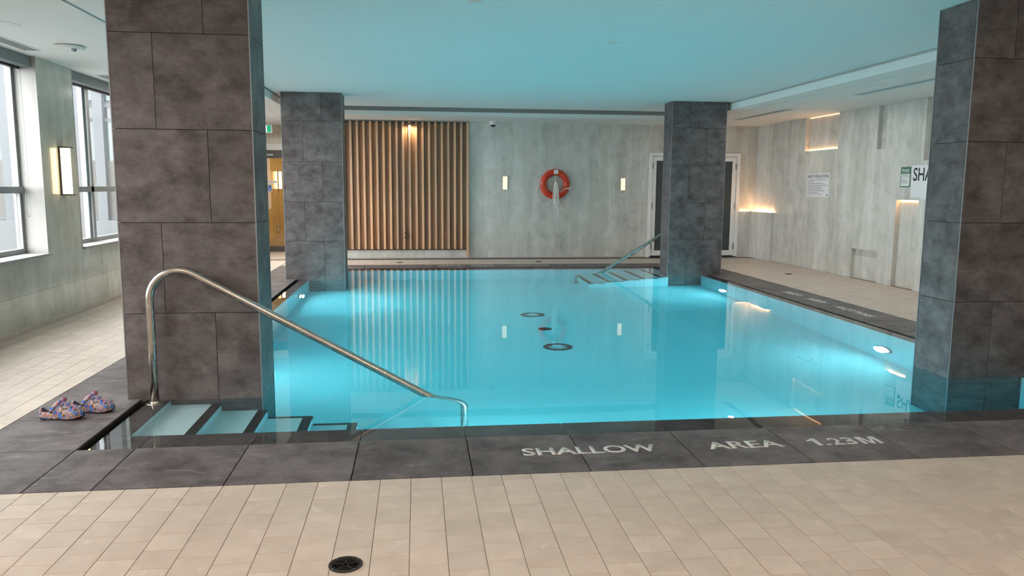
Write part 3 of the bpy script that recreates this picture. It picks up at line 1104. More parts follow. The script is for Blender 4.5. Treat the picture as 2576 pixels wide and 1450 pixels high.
text('lettering', 'SHALLOW', (0.553, 3.947, zt), (1, 0, 0), (0, 1, 0), 0.748, 0.118, MT['letter'], pool, 0.025)
text('lettering', 'AREA', (1.590, 3.945, zt), (1, 0, 0), (0, 1, 0), 0.437, 0.118, MT['letter'], pool, 0.025)
depth_number((2.19, 3.945, zt), (1, 0, 0), (0, 1, 0), 0.423, 0.118)
text('lettering', 'SHALLOW', (2.387, 13.985, zt), (-1, 0, 0), (0, -1, 0), 0.75, 0.118, MT['letter'], pool, 0.025)
text('lettering', 'AREA', (1.374, 13.985, zt), (-1, 0, 0), (0, -1, 0), 0.42, 0.118, MT['letter'], pool, 0.025)
depth_number((0.78, 13.985, zt), (-1, 0, 0), (0, -1, 0), 0.42, 0.118)
text('lettering', 'SHALLOW', (5.135, 8.05, zt), (0, 1, 0), (-1, 0, 0), 0.76, 0.118, MT['letter'], pool, 0.025)
text('lettering', 'AREA', (5.135, 9.05, zt), (0, 1, 0), (-1, 0, 0), 0.43, 0.118, MT['letter'], pool, 0.025)
depth_number((5.135, 9.69, zt), (0, 1, 0), (-1, 0, 0), 0.42, 0.118)

# water
wbm = bmesh.new()
bbox(wbm, WX0 + 0.001, WX1 + 0.004, WY0 - 0.02, WY1 + 0.02, PZ - 0.05, WZ)
water = link_mesh('pool_water', wbm, MT['water'])
tag(water, 'still clear turquoise water filling the pool to the brim', 'water', kind='stuff')

# underwater lamps
POOL_LABELS = ['lit underwater lamp in left pool wall near the far left column', 'underwater lamp in left pool wall hidden behind the nearest left column',
               'lit underwater lamp in right pool wall near the far right column', 'lit underwater lamp in right pool wall beside the near right column']
for (x, y, z, d), lb_ in zip(POOL_LAMPS, POOL_LABELS):
    t = thing('pool_lamp', lb_, 'pool light', (x, y, z), 'underwater pool lamps')
    lathe('rim', [(0.0, -0.0), (0.13, 0.0), (0.13, d * 0.012), (0.105, d * 0.018), (0.0, d * 0.018)], (x, y, z), MT['edge_metal'], t, 'X')
    lathe('lens', [(0.10, d * 0.018), (0.085, d * 0.028), (0.04, d * 0.036), (0.0, d * 0.038)], (x, y, z), MT['pool_lens'], t, 'X')

# floor outlets of the pool
for (x, y), lb_ in (((1.48, 9.87), 'black ringed round outlet on pool floor, farther one of two'), ((1.49, 8.07), 'black ringed round outlet on pool floor, closer one of two')):
    t = thing('main_drain', lb_, 'pool drain', (x, y, PZ), 'ringed outlets on the pool floor')
    annulus('ring', 0.102, 0.16, (x, y, PZ), 0.006, MT['black'], t)
    lathe('dome_grate', [(0.10, 0.0), (0.095, 0.012), (0.06, 0.028), (0.0, 0.034)], (x, y, PZ), MT['pool'], t)
    for k in range(24):
        a = 2 * PI * k / 24
        bmx = bmesh.new()
        tube_bm(bmx, [(x + math.cos(a) * 0.099, y + math.sin(a) * 0.099, PZ + 0.010), (x + math.cos(a) * 0.063, y + math.sin(a) * 0.063, PZ + 0.0285)], 0.0045, 5)
        link_mesh('slit', bmx, MT['black'], t)
o = lathe('floor_inlet', [(0.0, 0), (0.083, 0), (0.083, 0.006), (0.07, 0.009), (0, 0.009)], (1.50, 8.98, PZ), MT['black'])
tag(o, 'small plain black disc on pool floor between two ringed outlets', 'pool drain')

# ------------------------------------------------------------------ columns
ROWS = [-1.22, -0.62, -0.02, 0.58, 1.18, 1.78, 2.38, 2.80]


def column(label, x0, x1, y0, y1, jo, up=True):
    """jo: joint offset from x0 in even rows (0.27) or odd rows (0.585)"""
    t = thing('column', label, 'column', ((x0 + x1) / 2, (y0 + y1) / 2, PZ), 'dark stone clad columns at the pool corners')
    t['kind'] = 'thing'
    th = 0.012
    box('core', x0 + th, x1 - th, y0 + th, y1 - th, PZ, ZC, MT['grout_dark'], t)
    g = 0.002
    for r in range(len(ROWS) - 1):
        z0, z1 = ROWS[r] + g, ROWS[r + 1] - g
        if r == 0:
            z0 = PZ
        j = x0 + jo[r % 2]
        for a, b in ((x0, j), (j, x1)):
            ga, gb = (0.0 if a == x0 else g), (0.0 if b == x1 else g)
            box('tile', a + ga, b - gb, y0, y0 + th, z0, z1, MT['col_tile'], t)
            box('tile', a + ga, b - gb, y1 - th, y1, z0, z1, MT['col_tile'], t)
        box('tile', x0, x0 + th, y0 + th + g, y1 - th - g, z0, z1, MT['col_tile'], t)
        box('tile', x1 - th, x1, y0 + th + g, y1 - th - g, z0, z1, MT['col_tile'], t)
    e = 0.005
    for cx, sx_ in ((x0, -1), (x1, 1)):
        for cy, sy_ in ((y0, -1), (y1, 1)):
            box('edge_trim', cx - sx_ * e, cx + sx_ * 0.0015, cy - sy_ * e, cy + sy_ * 0.0015, PZ, ZC, MT['edge_metal'], t)
    return t


column('dark grey tiled column rising beside the pool steps and handrail', -1.93, -1.06, 5.30, 5.74, (0.585, 0.27))
column('dark grey tiled column beside the wooden slat wall', -2.00, -1.112, 12.06, 12.50, (0.585, 0.31))
column('dark grey tiled column in front of the white double door', 4.07, 4.985, 12.25, 12.65, (0.30, 0.60))
column('dark brown tiled column cut off by the right picture edge', 4.03, 4.92, 5.35, 5.77, (0.32, 0.60))

# ------------------------------------------------------------------ handrails
def arc(c, r, a0, a1, n=10):
    return [(c[0] + r * math.cos(a0 + (a1 - a0) * k / n), c[1] + r * math.sin(a0 + (a1 - a0) * k / n)) for k in range(n + 1)]


def rail_pts(x_post, slope, r_top, z_top, x_end, z_end_bend, dirx):
    """profile in (x, z), post at x_post going up, bend, then down along dirx with slope, bend, post down"""
    th = math.atan(slope)
    cz = z_top - r_top
    pts = [(0, 0.0), (0, cz * 0.5)]
    pts += arc((r_top, cz), r_top, PI, PI / 2 - th, 14)
    px, pz = pts[-1]
    L = abs(x_end - x_post)
    r2 = 0.09
    # line until the lower bend
    ex = L - r2 * (1 - math.sin(0)) * 0.5
    zz = lambda x: pz - slope * (x - px)
    xs_ = ex - 0.08
    pts.append(((px + xs_) / 2, zz((px + xs_) / 2)))
    pts.append((xs_, zz(xs_)))
    # quadratic bend into the vertical
    p0 = (xs_, zz(xs_))
    p1 = (L, zz(L))
    p2 = (L, zz(L) - 0.13)
    for k in range(1, 9):
        u = k / 8
        pts.append(((1 - u) ** 2 * p0[0] + 2 * u * (1 - u) * p1[0] + u * u * p2[0], (1 - u) ** 2 * p0[1] + 2 * u * (1 - u) * p1[1] + u * u * p2[1]))
    pts.append((L, PZ))
    return [(x_post + dirx * a, b) for a, b in pts]


def handrail(label, x_post, y, slope, r_top, z_top, x_end, dirx):
    t = thing('handrail', label, 'handrail', (x_post, y, LZ), 'stainless pool handrails')
    tube('rail', [(a, y, b) for a, b in rail_pts(x_post, slope, r_top, z_top, x_end, -0.13, dirx)], 0.0265, MT['steel'], t, 18)
    lathe('flange', [(0.0, 0), (0.060, 0), (0.060, 0.012), (0.055, 0.020), (0.034, 0.022), (0.030, 0.034), (0.0, 0.034)], (x_post, y, LZ), MT['steel'], t, 'Z', 32, False)
    lathe('flange', [(0.0, 0), (0.060, 0), (0.060, 0.010), (0.03, 0.016), (0.0, 0.016)], (x_end, y, PZ), MT['steel'], t, 'Z', 28, False)
    return t


handrail('stainless steel handrail descending into water beside the nearest left column', -1.738, 5.235, 0.566, 0.19, 0.872, 0.312, 1)
handrail('stainless steel handrail rising behind the far right column', 4.72, 12.70, 0.62, 0.19, 0.872, 2.64, -1)

# ------------------------------------------------------------------ slatted wall
sw = thing('slat_wall', 'warm brown wooden slat screen with light battens on the far wall', 'wall panelling', (0, YF, 0.17))
box('base_board', -1.9, 1.005, YF - 0.02, YF + 0.0, 0.165, 2.66, MT['bronze'], sw)
PIT = 0.1252
xb0 = 0.968
n_b = 23
for k in range(n_b):
    xc = xb0 + 0.0215 - PIT * k
    z0 = 0.035 if k == 0 else 0.185
    if xc - 0.02 < -1.88:
        break
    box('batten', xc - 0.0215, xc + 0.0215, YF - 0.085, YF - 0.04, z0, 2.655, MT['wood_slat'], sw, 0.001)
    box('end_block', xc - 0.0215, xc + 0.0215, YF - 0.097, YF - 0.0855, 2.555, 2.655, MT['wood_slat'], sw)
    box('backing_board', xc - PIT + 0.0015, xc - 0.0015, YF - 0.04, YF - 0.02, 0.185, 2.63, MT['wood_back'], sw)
hd = [(-0.270, YF - 0.042, 0.505), (-0.270, YF - 0.042, 0.415)]
bmx = bmesh.new()
bbox(bmx, -0.232, -0.215, YF - 0.125, YF - 0.10, 0.405, 0.51)
bbox(bmx, -0.232, -0.215, YF - 0.10, YF - 0.04, 0.405, 0.425)
bbox(bmx, -0.232, -0.215, YF - 0.10, YF - 0.04, 0.49, 0.51)
bbox(bmx, -0.262, -0.232, YF - 0.125, YF - 0.108, 0.405, 0.420)
bbox(bmx, -0.262, -0.232, YF - 0.125, YF - 0.108, 0.495, 0.51)
link_mesh('pull_handle', bmx, MT['black'], sw)
o = struct(box('trim_1', 1.004, 1.012, YF - 0.02, YF + 0.02, 0.165, 2.66, MT['reveal']))

# ------------------------------------------------------------------ trench drain along the far wall
td = thing('trench_drain', 'long dark slotted floor drain along the foot of the far wall', 'floor drain', (1.5, 15.22, -0.01))
box('channel', -3.7, 6.9, 15.13, 15.345, -0.02, -0.0035, MT['drain_pit'], td)
boxes('rim', [(-3.7, 6.9, 15.13, 15.145, -0.0115, 0.002), (-3.7, 6.9, 15.33, 15.345, -0.0115, 0.002)], MT['dark_grate'], td)
o = boxes('grate_bars', [(-3.7 + 0.05 * k, -3.7 + 0.05 * k + 0.026, 15.145, 15.33, -0.0115, 0.001) for k in range(212)], MT['dark_grate'], td)
o['kind'] = 'stuff'
bs = struct(boxes('baseboard_far', [(-1.9, 4.68, YF - 0.018, YF + 0.0, -0.012, 0.012)], MT['reveal']))
o = struct(box('trim_2', -3.74, 6.94, 15.345, YF - 0.018, -0.012, 0.0, MT['floor_tile']))


# ------------------------------------------------------------------ round floor drains
def floor_drain(label, x, y, r=0.064):
    t = thing('floor_drain', label, 'floor drain', (x, y, 0), 'round floor drains in the beige tiles')
    lathe('pit', [(0.0, 0.0004), (r * 0.97, 0.0004), (r * 0.97, 0.0010), (0.0, 0.0010)], (x, y, 0), MT['drain_pit'], t, 'Z', 40)
    annulus('rim', r * 0.84, r, (x, y, 0.0008), 0.0032, MT['rust_grate'], t)
    for q in (0.13, 0.30, 0.47, 0.64, 0.76):
        annulus('grate_ring', r * q, r * (q + 0.045), (x, y, 0.001), 0.0022, MT['rust_grate'], t, 'Z', 28)
    for k in range(5):
        a = 0.35 + 2 * PI * k / 5
        bmx = bmesh.new()
        tube_bm(bmx, [(x + math.cos(a) * r * 0.16, y + math.sin(a) * r * 0.16, 0.0021), (x + math.cos(a) * r * 0.86, y + math.sin(a) * r * 0.86, 0.0021)], 0.0016, 5)
        link_mesh('spoke', bmx, MT['rust_grate'], t)
    for k in range(4):
        a = 0.7 + PI / 2 * k
        lathe('screw', [(0, 0), (0.0035, 0), (0.0035, 0.001), (0, 0.001)], (x + math.cos(a) * r * 0.91, y + math.sin(a) * r * 0.91, 0.004), MT['steel'], t, 'Z', 8)
    return t


floor_drain('round black floor drain in the beige tiles at the near edge', *DRAIN)
floor_drain('round floor drain before the wooden slat wall', -0.34, 14.57)
floor_drain('round floor drain before the wall right of the life ring', 2.30, 14.62)
floor_drain('round floor drain in the right deck near the stone wall', 6.17, 12.25)


# ------------------------------------------------------------------ wall sconces
def sconce_left(label, y, z0, z1, x=XL):
    t = thing('wall_sconce', label, 'wall lamp', (x, y, (z0 + z1) / 2))
    box('back_plate', x, x + 0.02, y - 0.055, y + 0.055, z0, z1, MT['bronze'], t)
    for a, b in ((z0 - 0.012, z0 + 0.003), (z1 - 0.003, z1 + 0.012)):
        box('end_plate', x + 0.0, x + 0.105, y - 0.06, y + 0.06, a, b, MT['bronze'], t)
    bmx = bmesh.new()
    n = 14
    prof = [(x + 0.02 + 0.075 * math.sin(PI * k / n) ** 0.6, y - 0.05 * math.cos(PI * k / n)) for k in range(n + 1)]
    lo = [bmx.verts.new((a, b, z0 + 0.004)) for a, b in prof]
    hi = [bmx.verts.new((a, b, z1 - 0.004)) for a, b in prof]
    for k in range(n):
        bmx.faces.new((lo[k], lo[k + 1], hi[k + 1], hi[k]))
    bmesh.ops.recalc_face_normals(bmx, faces=bmx.faces)
    link_mesh('diffuser', bmx, MT['sconce'], t)
    return t


sconce_left('glowing warm wall sconce on the pier between two windows', 8.86, 1.315, 1.805)
sconce_left('glowing warm sconce on golden wall beyond the glazed door', 22.75, 1.315, 1.805, -3.9)
for (xa, xb_), za, zb, lb_ in (((1.695, 1.784), 1.366, 1.625, 'glowing stand-in for a sconce reflection left of the life ring'), ((4.102, 4.191), 1.364, 1.604, 'glowing stand-in for a sconce reflection between life ring and white double door')):
    t = thing('sconce_reflection', lb_, 'wall lamp', ((xa + xb_) / 2, YF, (za + zb) / 2), 'painted sconce reflections on the far stone wall')  # glowing boxes stand in for near-wall sconces reflected in the polished stone
    box('reflection_edge', xa - 0.008, xb_ + 0.008, YF - 0.012, YF, za - 0.008, zb + 0.008, MT['warm_stone'], t)
    box('diffuser', xa, xb_, YF - 0.02, YF - 0.0125, za, zb, MT['reflection_glow'], t, 0.002)
# unseen near-wall sconces: right one read from its reflection, others added for brightness
for sx_, lb_ in ((-2.0, 'added fill closest to the window wall'), (0.8, 'added fill right behind the photographer'), (3.5, 'right of the photographer')):
    t = thing('wall_sconce', 'warm sconce on the near wall, ' + lb_, 'wall lamp', (sx_, YN, 1.56), 'near wall sconces')
    box('back_plate', sx_ - 0.055, sx_ + 0.055, YN, YN + 0.02, 1.31, 1.81, MT['bronze'], t)
    box('diffuser', sx_ - 0.05, sx_ + 0.05, YN + 0.02, YN + 0.09, 1.32, 1.80, MT['sconce'], t)

# downlights: near row unseen, read off the warm deck; side rows added as fill
DOWNLIGHTS = [(sx_, 1.0, 1.5 if sx_ < 0 else 1.05, lb_) for sx_, lb_ in ((-2.6, 'recessed downlight in the near soffit closest to the window wall'), (-0.6, 'recessed downlight in the near soffit above the round floor drain'), (1.4, 'recessed downlight in the near soffit above the word SHALLOW'))] + [(3.4, 1.0, 0.7, 'recessed downlight in the near soffit before the near right column'), (5.4, 1.0, 0.45, 'recessed downlight in the near soffit closest to the right stone wall')]
DOWNLIGHTS += [(5.6, y_, 0.22, 'added fill downlight in the right soffit hidden by the near right column') for y_ in ()]
DOWNLIGHTS += [(5.6, y_, 0.22, 'added fill downlight in the right soffit, ' + q_) for y_, q_ in ((3.4, 'in front of the near right column'), (5.4, 'beside the near right column'), (7.2, 'just behind the near right column'))]
DOWNLIGHTS += [(5.6, 9.0, 0.36, 'added fill downlight in the right soffit beside the near dark air slot'), (5.6, 11.0, 0.37, 'added fill downlight in the right soffit between the two air slots'),
               (5.6, 13.0, 0.42, 'added fill downlight in the right soffit close to the far right column')]
DOWNLIGHTS += [(-3.1, 11.5, 0.9, 'added fill downlight in the left soffit before the corridor'), (-3.1, 14.6, 1.1, 'added fill downlight in the left soffit near the corridor')]
for sx_, sy_, f_, lb_ in DOWNLIGHTS:
    t = thing('downlight', lb_, 'ceiling light', (sx_, sy_, ZS), 'recessed downlights in the soffits')
    annulus('trim_ring', 0.045, 0.058, (sx_, sy_, ZS - 0.004), 0.004, MT['white'], t)
    lathe('lens', [(0.0, 0.0), (0.045, 0.0), (0.045, -0.002), (0.0, -0.002)], (sx_, sy_, ZS), MT['white'], t, 'Z', 24)
    area('downlight_lamp', (sx_, sy_, ZS - 0.006), (0, 0.12 if sy_ < 2 else 0, -1), 0.09, 0.09, DOWN_W * f_, (1.0, 0.84, 0.70) if sy_ < 2 else (1.0, 0.94, 0.86), 'DISK')

# small spotlight at the top of the slats
t = thing('spotlight', 'tiny lit spotlight at the top of the wooden slats', 'spotlight', (-0.13, YF - 0.13, 2.6))
box('bracket', -0.14, -0.12, YF - 0.135, YF - 0.098, 2.600, 2.612, MT['bronze'], t)
lathe('head', [(0.0, 0.03), (0.022, 0.03), (0.026, 0.0), (0.0, 0.0)], (-0.13, YF - 0.14, 2.585), MT['bronze'], t, 'Z', 16)
lathe('lens', [(0.0, 0.0), (0.022, 0.0), (0.020, -0.008), (0.0, -0.012)], (-0.13, YF - 0.14, 2.585), MT['sconce'], t, 'Z', 16)
area('spotlight_lamp', (-0.13, YF - 0.15, 2.57), (0, 0.10, -1), 0.04, 0.04, 3.5, (1.0, 0.76, 0.48), 'DISK')

# ------------------------------------------------------------------ life ring
LBX, LBY, LBZ = 2.733, YF - 0.075, 1.475
lr = thing('life_ring', 'orange life ring with white ropes hanging on the far wall', 'life ring', (LBX, YF, LBZ))
RM, RT = 0.236, 0.064
bmx = bmesh.new()
seg1, seg2 = 56, 18
vs = [[bmx.verts.new((LBX + (RM + RT * math.cos(b)) * math.cos(a), LBY + RT * 0.9 * math.sin(b), LBZ + (RM + RT * math.cos(b)) * math.sin(a)))
       for b in [2 * PI * j / seg2 for j in range(seg2)]] for a in [2 * PI * i / seg1 for i in range(seg1)]]
for i in range(seg1):
    for j in range(seg2):
        bmx.faces.new((vs[i][j], vs[(i + 1) % seg1][j], vs[(i + 1) % seg1][(j + 1) % seg2], vs[i][(j + 1) % seg2]))
bmesh.ops.recalc_face_normals(bmx, faces=bmx.faces)
link_mesh('ring', bmx, MT['buoy'], lr, True)
for a in (PI / 2 + 0.45, PI / 2 - 0.5, PI + 0.1, -0.15, -PI / 2 - 0.75, -PI / 2 + 0.75):
    bmx = bmesh.new()
    pts = []
    for j in range(16):
        b = 2 * PI * j / 16
        rr = RM + (RT + 0.002) * math.cos(b)
        pts.append((LBX + rr * math.cos(a), LBY + (RT * 0.9 + 0.002) * math.sin(b), LBZ + rr * math.sin(a)))
    tube_bm(bmx, pts, 0.004, 6, True)
    link_mesh('band', bmx, MT['buoy'], lr, True)
box('label_plate', LBX - 0.035, LBX + 0.055, LBY - RT - 0.002, LBY - RT * 0.85, LBZ + 0.205, LBZ + 0.285, MT['sign_white'], lr)
# wall hook
tube('hook', [(LBX - 0.03, YF, LBZ + 0.19), (LBX - 0.03, YF - 0.16, LBZ + 0.19), (LBX - 0.03, YF - 0.18, LBZ + 0.21)], 0.008, MT['steel'], lr, 8)


def spline(pts, n=8):
    P = [Vector(p) for p in pts]
    out = []
    for i in range(len(P) - 1):
        p0, p1, p2, p3 = P[max(i - 1, 0)], P[i], P[i + 1], P[min(i + 2, len(P) - 1)]
        for k in range(n):
            t = k / n
            out.append(0.5 * ((2 * p1) + (-p0 + p2) * t + (2 * p0 - 5 * p1 + 4 * p2 - p3) * t * t + (-p0 + 3 * p1 - 3 * p2 + p3) * t ** 3))
    out.append(P[-1])
    return out


def zp(x, y):
    """pixel of the enlarged view -> metres in the plane of the ring"""
    return (LBX + (x - 1662) * 0.000955, LBZ - (y - 560) * 0.000955)


def rope(name, pix_, dy=-0.075, r=0.0062):
    ys_ = dy if isinstance(dy, (list, tuple)) else [dy] * len(pix_)
    pts = [(zp(a, b)[0], LBY + d, zp(a, b)[1]) for (a, b), d in zip(pix_, ys_)]
    return tube(name, spline(pts), r, MT['rope'], lr, 7)


rope('grab_line', [(1575, 250), (1600, 225), (1650, 218), (1690, 240)], -0.02)
rope('grab_line', [(1730, 248), (1760, 230), (1810, 250), (1860, 305)], -0.02)
rope('grab_line', [(1360, 500), (1320, 482), (1275, 485), (1285, 510), (1350, 520)], -0.02)
rope('grab_line', [(1970, 510), (2010, 505), (2045, 545), (2020, 590), (1975, 600)], -0.02)
rope('grab_line', [(1350, 545), (1300, 600), (1275, 720), (1300, 860), (1380, 960), (1470, 990), (1550, 950), (1592, 885)], [-0.03, -0.03, 0.02, 0.03, 0.03, 0.03, 0.0, -0.03])
rope('grab_line', [(1975, 655), (2015, 720), (2020, 840), (1970, 940), (1880, 1005), (1800, 1018), (1730, 1000)], [-0.04, 0.0, 0.03, 0.03, 0.03, 0.0, -0.04])
rope('grab_line', [(1830, 640), (1900, 655), (1960, 655), (2000, 630), (1930, 635), (1850, 670), (1760, 725)], -0.075)
rope('grab_line', [(1560, 415), (1535, 465), (1490, 497)], 0.0)
rope('grab_line', [(1800, 455), (1815, 500), (1845, 525)], 0.0)
rope('throw_line', [(1662, 370), (1655, 440), (1655, 500)], -0.09)
for k, (xa, xb_, yb, xc) in enumerate(((1640, 1610, 960, 1650), (1650, 1630, 1020, 1665), (1665, 1660, 1085, 1700), (1680, 1690, 1060, 1720), (1690, 1715, 1080, 1690), (1672, 1640, 980, 1700))):
    rope('throw_line', [(1660, 505), (xa, 560), (xb_, 800), (xb_ + 10, yb - 40), ((xb_ + xc) / 2, yb), (xc, yb - 50), (xc + 6, 780), (1690, 560), (1664, 505)], -0.085 - 0.006 * (k % 4), 0.0066)
rope('throw_line', [(1690, 520), (1720, 700), (1730, 900), (1785, 1020), (1770, 1080), (1735, 1095), (1722, 1020), (1722, 1120), (1716, 1250)], -0.10)

# ------------------------------------------------------------------ signs
s = thing('notice_sign', 'white rectangular notice headed HEALTH REGULATIONS on the right stone wall', 'sign', (XR, 12.9, 1.48))
ya, yb, za, zb = 13.27, 12.52, 1.28, 1.685
box('panel', XR - 0.006, XR, yb, ya, za, zb, MT['sign_white'], s)
XS = XR - 0.0062
text('heading', 'HEALTH REGULATIONS', (XS, ya - 0.02, zb - 0.073), (0, -1, 0), (0, 0, 1), ya - yb - 0.04, 0.056, MT['ink'], s, 0.01)
lines = [0.98, 0.32, 0.80, 1.0, 0.74, 0.72, 0.88, 0.58, 0.74]
bmx = bmesh.new()
bbox(bmx, XS - 0.001, XS, yb + 0.02, ya - 0.02, zb - 0.086, zb - 0.083)
for k, w in enumerate(lines):
    z = zb - 0.110 - 0.0305 * k
    bbox(bmx, XS - 0.001, XS, ya - 0.03 - w * (ya - yb - 0.07), ya - 0.03, z - 0.0045, z + 0.0045)
bbox(bmx, XS - 0.001, XS, ya - 0.19, ya - 0.02, za + 0.018, za + 0.022)
link_mesh('text_lines', bmx, MT['ink_grey'], s)
bmx = bmesh.new()
v = [bmx.verts.new((XS - 0.001, yb + 0.03 + a, za + 0.02 + b)) for a, b in ((0, 0), (0.035, 0), (0.026, 0.03), (0.0175, 0.05), (0.009, 0.03))]
bmx.faces.new(v)
link_mesh('emblem', bmx, MT['ink'], s)

s = thing('inspection_sign', 'small green bordered PASS inspection notice on the right stone wall', 'sign', (XR, 10.42, 1.6))
ya, yb, za, zb = 10.545, 10.325, 1.455, 1.74
box('panel', XR - 0.005, XR, yb, ya, za, zb, MT['sign_green'], s)
XS = XR - 0.0052
box('paper', XS - 0.001, XS, yb + 0.014, ya - 0.014, za + 0.014, zb - 0.095, MT['sign_white'], s)
text('heading', 'PASS', (XS, ya - 0.03, zb - 0.078), (0, -1, 0), (0, 0, 1), ya - yb - 0.06, 0.05, MT['sign_white'], s, 0.02)
bmx = bmesh.new()
for k in range(4):
    bbox(bmx, XS - 0.0022, XS - 0.001, ya - 0.065 - 0.035 * k, ya - 0.045 - 0.035 * k, zb - 0.124, zb - 0.106)
for k, w in enumerate((1, 0.0, 0.7, 0.5, 0.9, 0.95, 0.8)):
    z = zb - 0.140 - 0.015 * k
    if w:
        bbox(bmx, XS - 0.0022, XS - 0.001, ya - 0.024 - w * (ya - yb - 0.05), ya - 0.024, z - 0.003, z + 0.003)
link_mesh('text_lines', bmx, MT['ink_grey'], s)

s = thing('depth_sign', 'white SHALLOW sign with large black capitals beside the right column', 'sign', (XR, 9.8, 1.5))
ya, yb, za, zb = 10.295, 9.16, 1.29, 1.755
box('panel', XR - 0.006, XR, yb, ya, za, zb, MT['sign_white'], s)
text('heading', 'SHALLOW', (XR - 0.0062, ya - 0.04, zb - 0.215), (0, -1, 0), (0, 0, 1), 1.02, 0.185, MT['ink'], s, 0.012)
bmx = bmesh.new()
bbox(bmx, XR - 0.0072, XR - 0.0062, ya - 0.24, ya - 0.02, za + 0.015, za + 0.02)
link_mesh('small_print', bmx, MT['ink_grey'], s)

# exit sign hanging below the soffit by the corridor
ex = thing('exit_sign', 'green and white running man exit sign above the corridor', 'exit sign', (-3.1, 16.5, 2.55))
ya = 16.5
box('housing', -3.22, -2.915, ya, ya + 0.04, 2.475, 2.64, MT['white'], ex)
box('stem', -3.11, -3.085, ya + 0.01, ya + 0.03, 2.64, 2.684, MT['white'], ex)
box('green_field', -3.215, -2.94, ya - 0.002, ya, 2.49, 2.625, MT['exit_green'], ex)
box('door_field', -3.065, -3.020, ya - 0.003, ya - 0.002, 2.495, 2.62, MT['exit_white'], ex)
bmx = bmesh.new()


def qx(pts):
    vv = [bmx.verts.new((a, ya - 0.004, b)) for a, b in pts]
    bmx.faces.new(vv)


qx([(-3.185 + 0.012 * math.cos(2 * PI * k / 10), 2.60 + 0.012 * math.sin(2 * PI * k / 10)) for k in range(10)])
qx([(-3.195, 2.585), (-3.17, 2.585), (-3.165, 2.545), (-3.185, 2.545)])
qx([(-3.185, 2.545), (-3.165, 2.545), (-3.14, 2.525), (-3.15, 2.505)])
qx([(-3.185, 2.545), (-3.172, 2.545), (-3.195, 2.505), (-3.215, 2.505)])
qx([(-3.172, 2.585), (-3.14, 2.565), (-3.145, 2.557), (-3.172, 2.572)])
qx([(-3.195, 2.585), (-3.225, 2.565), (-3.218, 2.557), (-3.19, 2.573)])
link_mesh('running_figure', bmx, MT['exit_white'], ex)

# plates on the glazed door
pl = thing('door_plate', 'narrow white text plate on the glazed corridor door', 'sign', (-3.1, 17.17, 1.49))
box('panel', -3.24, -2.972, 17.172, 17.179, 1.462, 1.516, MT['sign_white'], pl)
boxes('text_line', [(-3.22 + 0.026 * k, -3.204 + 0.026 * k, 17.1705, 17.172, 1.483, 1.497) for k in range(9)], MT['ink_grey'], pl)
ws = thing('access_sign', 'blue square wheelchair symbol sign on the glazed corridor door', 'sign', (-3.14, 17.17, 1.36))
ax, az = -3.150, 1.358
box('panel', ax - 0.075, ax + 0.068, 17.172, 17.179, az - 0.07, az + 0.07, MT['sign_white'], ws)
box('blue_field', ax - 0.067, ax + 0.060, 17.1705, 17.172, az - 0.062, az + 0.062, MT['sign_blue'], ws)
bmx = bmesh.new()
tube_bm(bmx, [(ax - 0.008 + 0.030 * math.cos(a), 17.169, az - 0.018 + 0.030 * math.sin(a)) for a in [PI * 0.65 + 1.35 * PI * k / 16 for k in range(17)]], 0.005, 6)
tube_bm(bmx, [(ax - 0.010, 17.169, az + 0.030), (ax - 0.008, 17.169, az - 0.005), (ax + 0.022, 17.169, az - 0.006), (ax + 0.034, 17.169, az - 0.036), (ax + 0.044, 17.169, az - 0.033)], 0.0055, 6)
lathe_bm(bmx, [(0, -0.002), (0.010, -0.002), (0.010, 0.001), (0, 0.001)], (ax - 0.011, 17.169, az + 0.043), 'Y', 12)
link_mesh('wheelchair_symbol', bmx, MT['sign_white'], ws)
sp = thing('light_switch', 'cream wall switch plate on golden wall beyond the glazed door', 'switch', (-3.9, 22.6, 0.5))
box('plate', -3.9, -3.885, 22.2, 22.62, 0.10, 0.30, MT['reveal'], sp)
box('rocker', -3.885, -3.88, 22.36, 22.46, 0.16, 0.24, MT['white'], sp)

# ------------------------------------------------------------------ ceiling fittings
def disc(name, label, x, y, z, r, h=0.006, group=None, cat='ceiling fitting'):
    o = lathe(name, [(0.0, 0), (r * 0.93, 0.0), (r, h), (0.0, h)], (0, 0, 0), MT['white'], None, 'Z', 28)
    o.location = (x, y, z - h)
    return tag(o, label, cat, group)


G = 'flush round covers in the ceilings'
disc('sprinkler_cover', 'round white flush cover in the pool ceiling above the right pool half', 1.85, 7.45, ZC, 0.057, 0.014, G)
disc('sprinkler_cover', 'round white flush cover in the blue lit pool ceiling, farthest one', 1.755, 10.88, ZC, 0.055, 0.014, G)
disc('sprinkler_cover', 'round white flush cover at the top edge of the pool ceiling', 0.445, 6.0, ZC, 0.055, 0.014, G)
disc('sprinkler_cover', 'small flush cover in the far soffit above the stone wall', 1.90, 14.30, ZS, 0.05, 0.012, G)
disc('sprinkler_cover', 'small flush cover in the right soffit near the dark air slot', 6.15, 10.62, ZS, 0.05, 0.012, G)
disc('ceiling_speaker', 'large flush white ceiling disc at the upper left corner', -3.26, 6.78, ZS, 0.14, 0.006)
t = thing('smoke_detector', 'white round ceiling fitting with small clear bulb beneath, left soffit', 'smoke detector', (-3.147, 7.745, ZS))
lathe('base', [(0.0, 0.0), (0.110, 0.0), (0.128, -0.008), (0.13, -0.026), (0.120, -0.034), (0.0, -0.037)], (-3.147, 7.745, ZS), MT['white'], t, 'Z', 36, False)
lathe('bulb', [(0.024, -0.034), (0.022, -0.048), (0.012, -0.059), (0.0, -0.062)], (-3.09, 7.70, ZS), MT['edge_metal'], t, 'Z', 16, True)
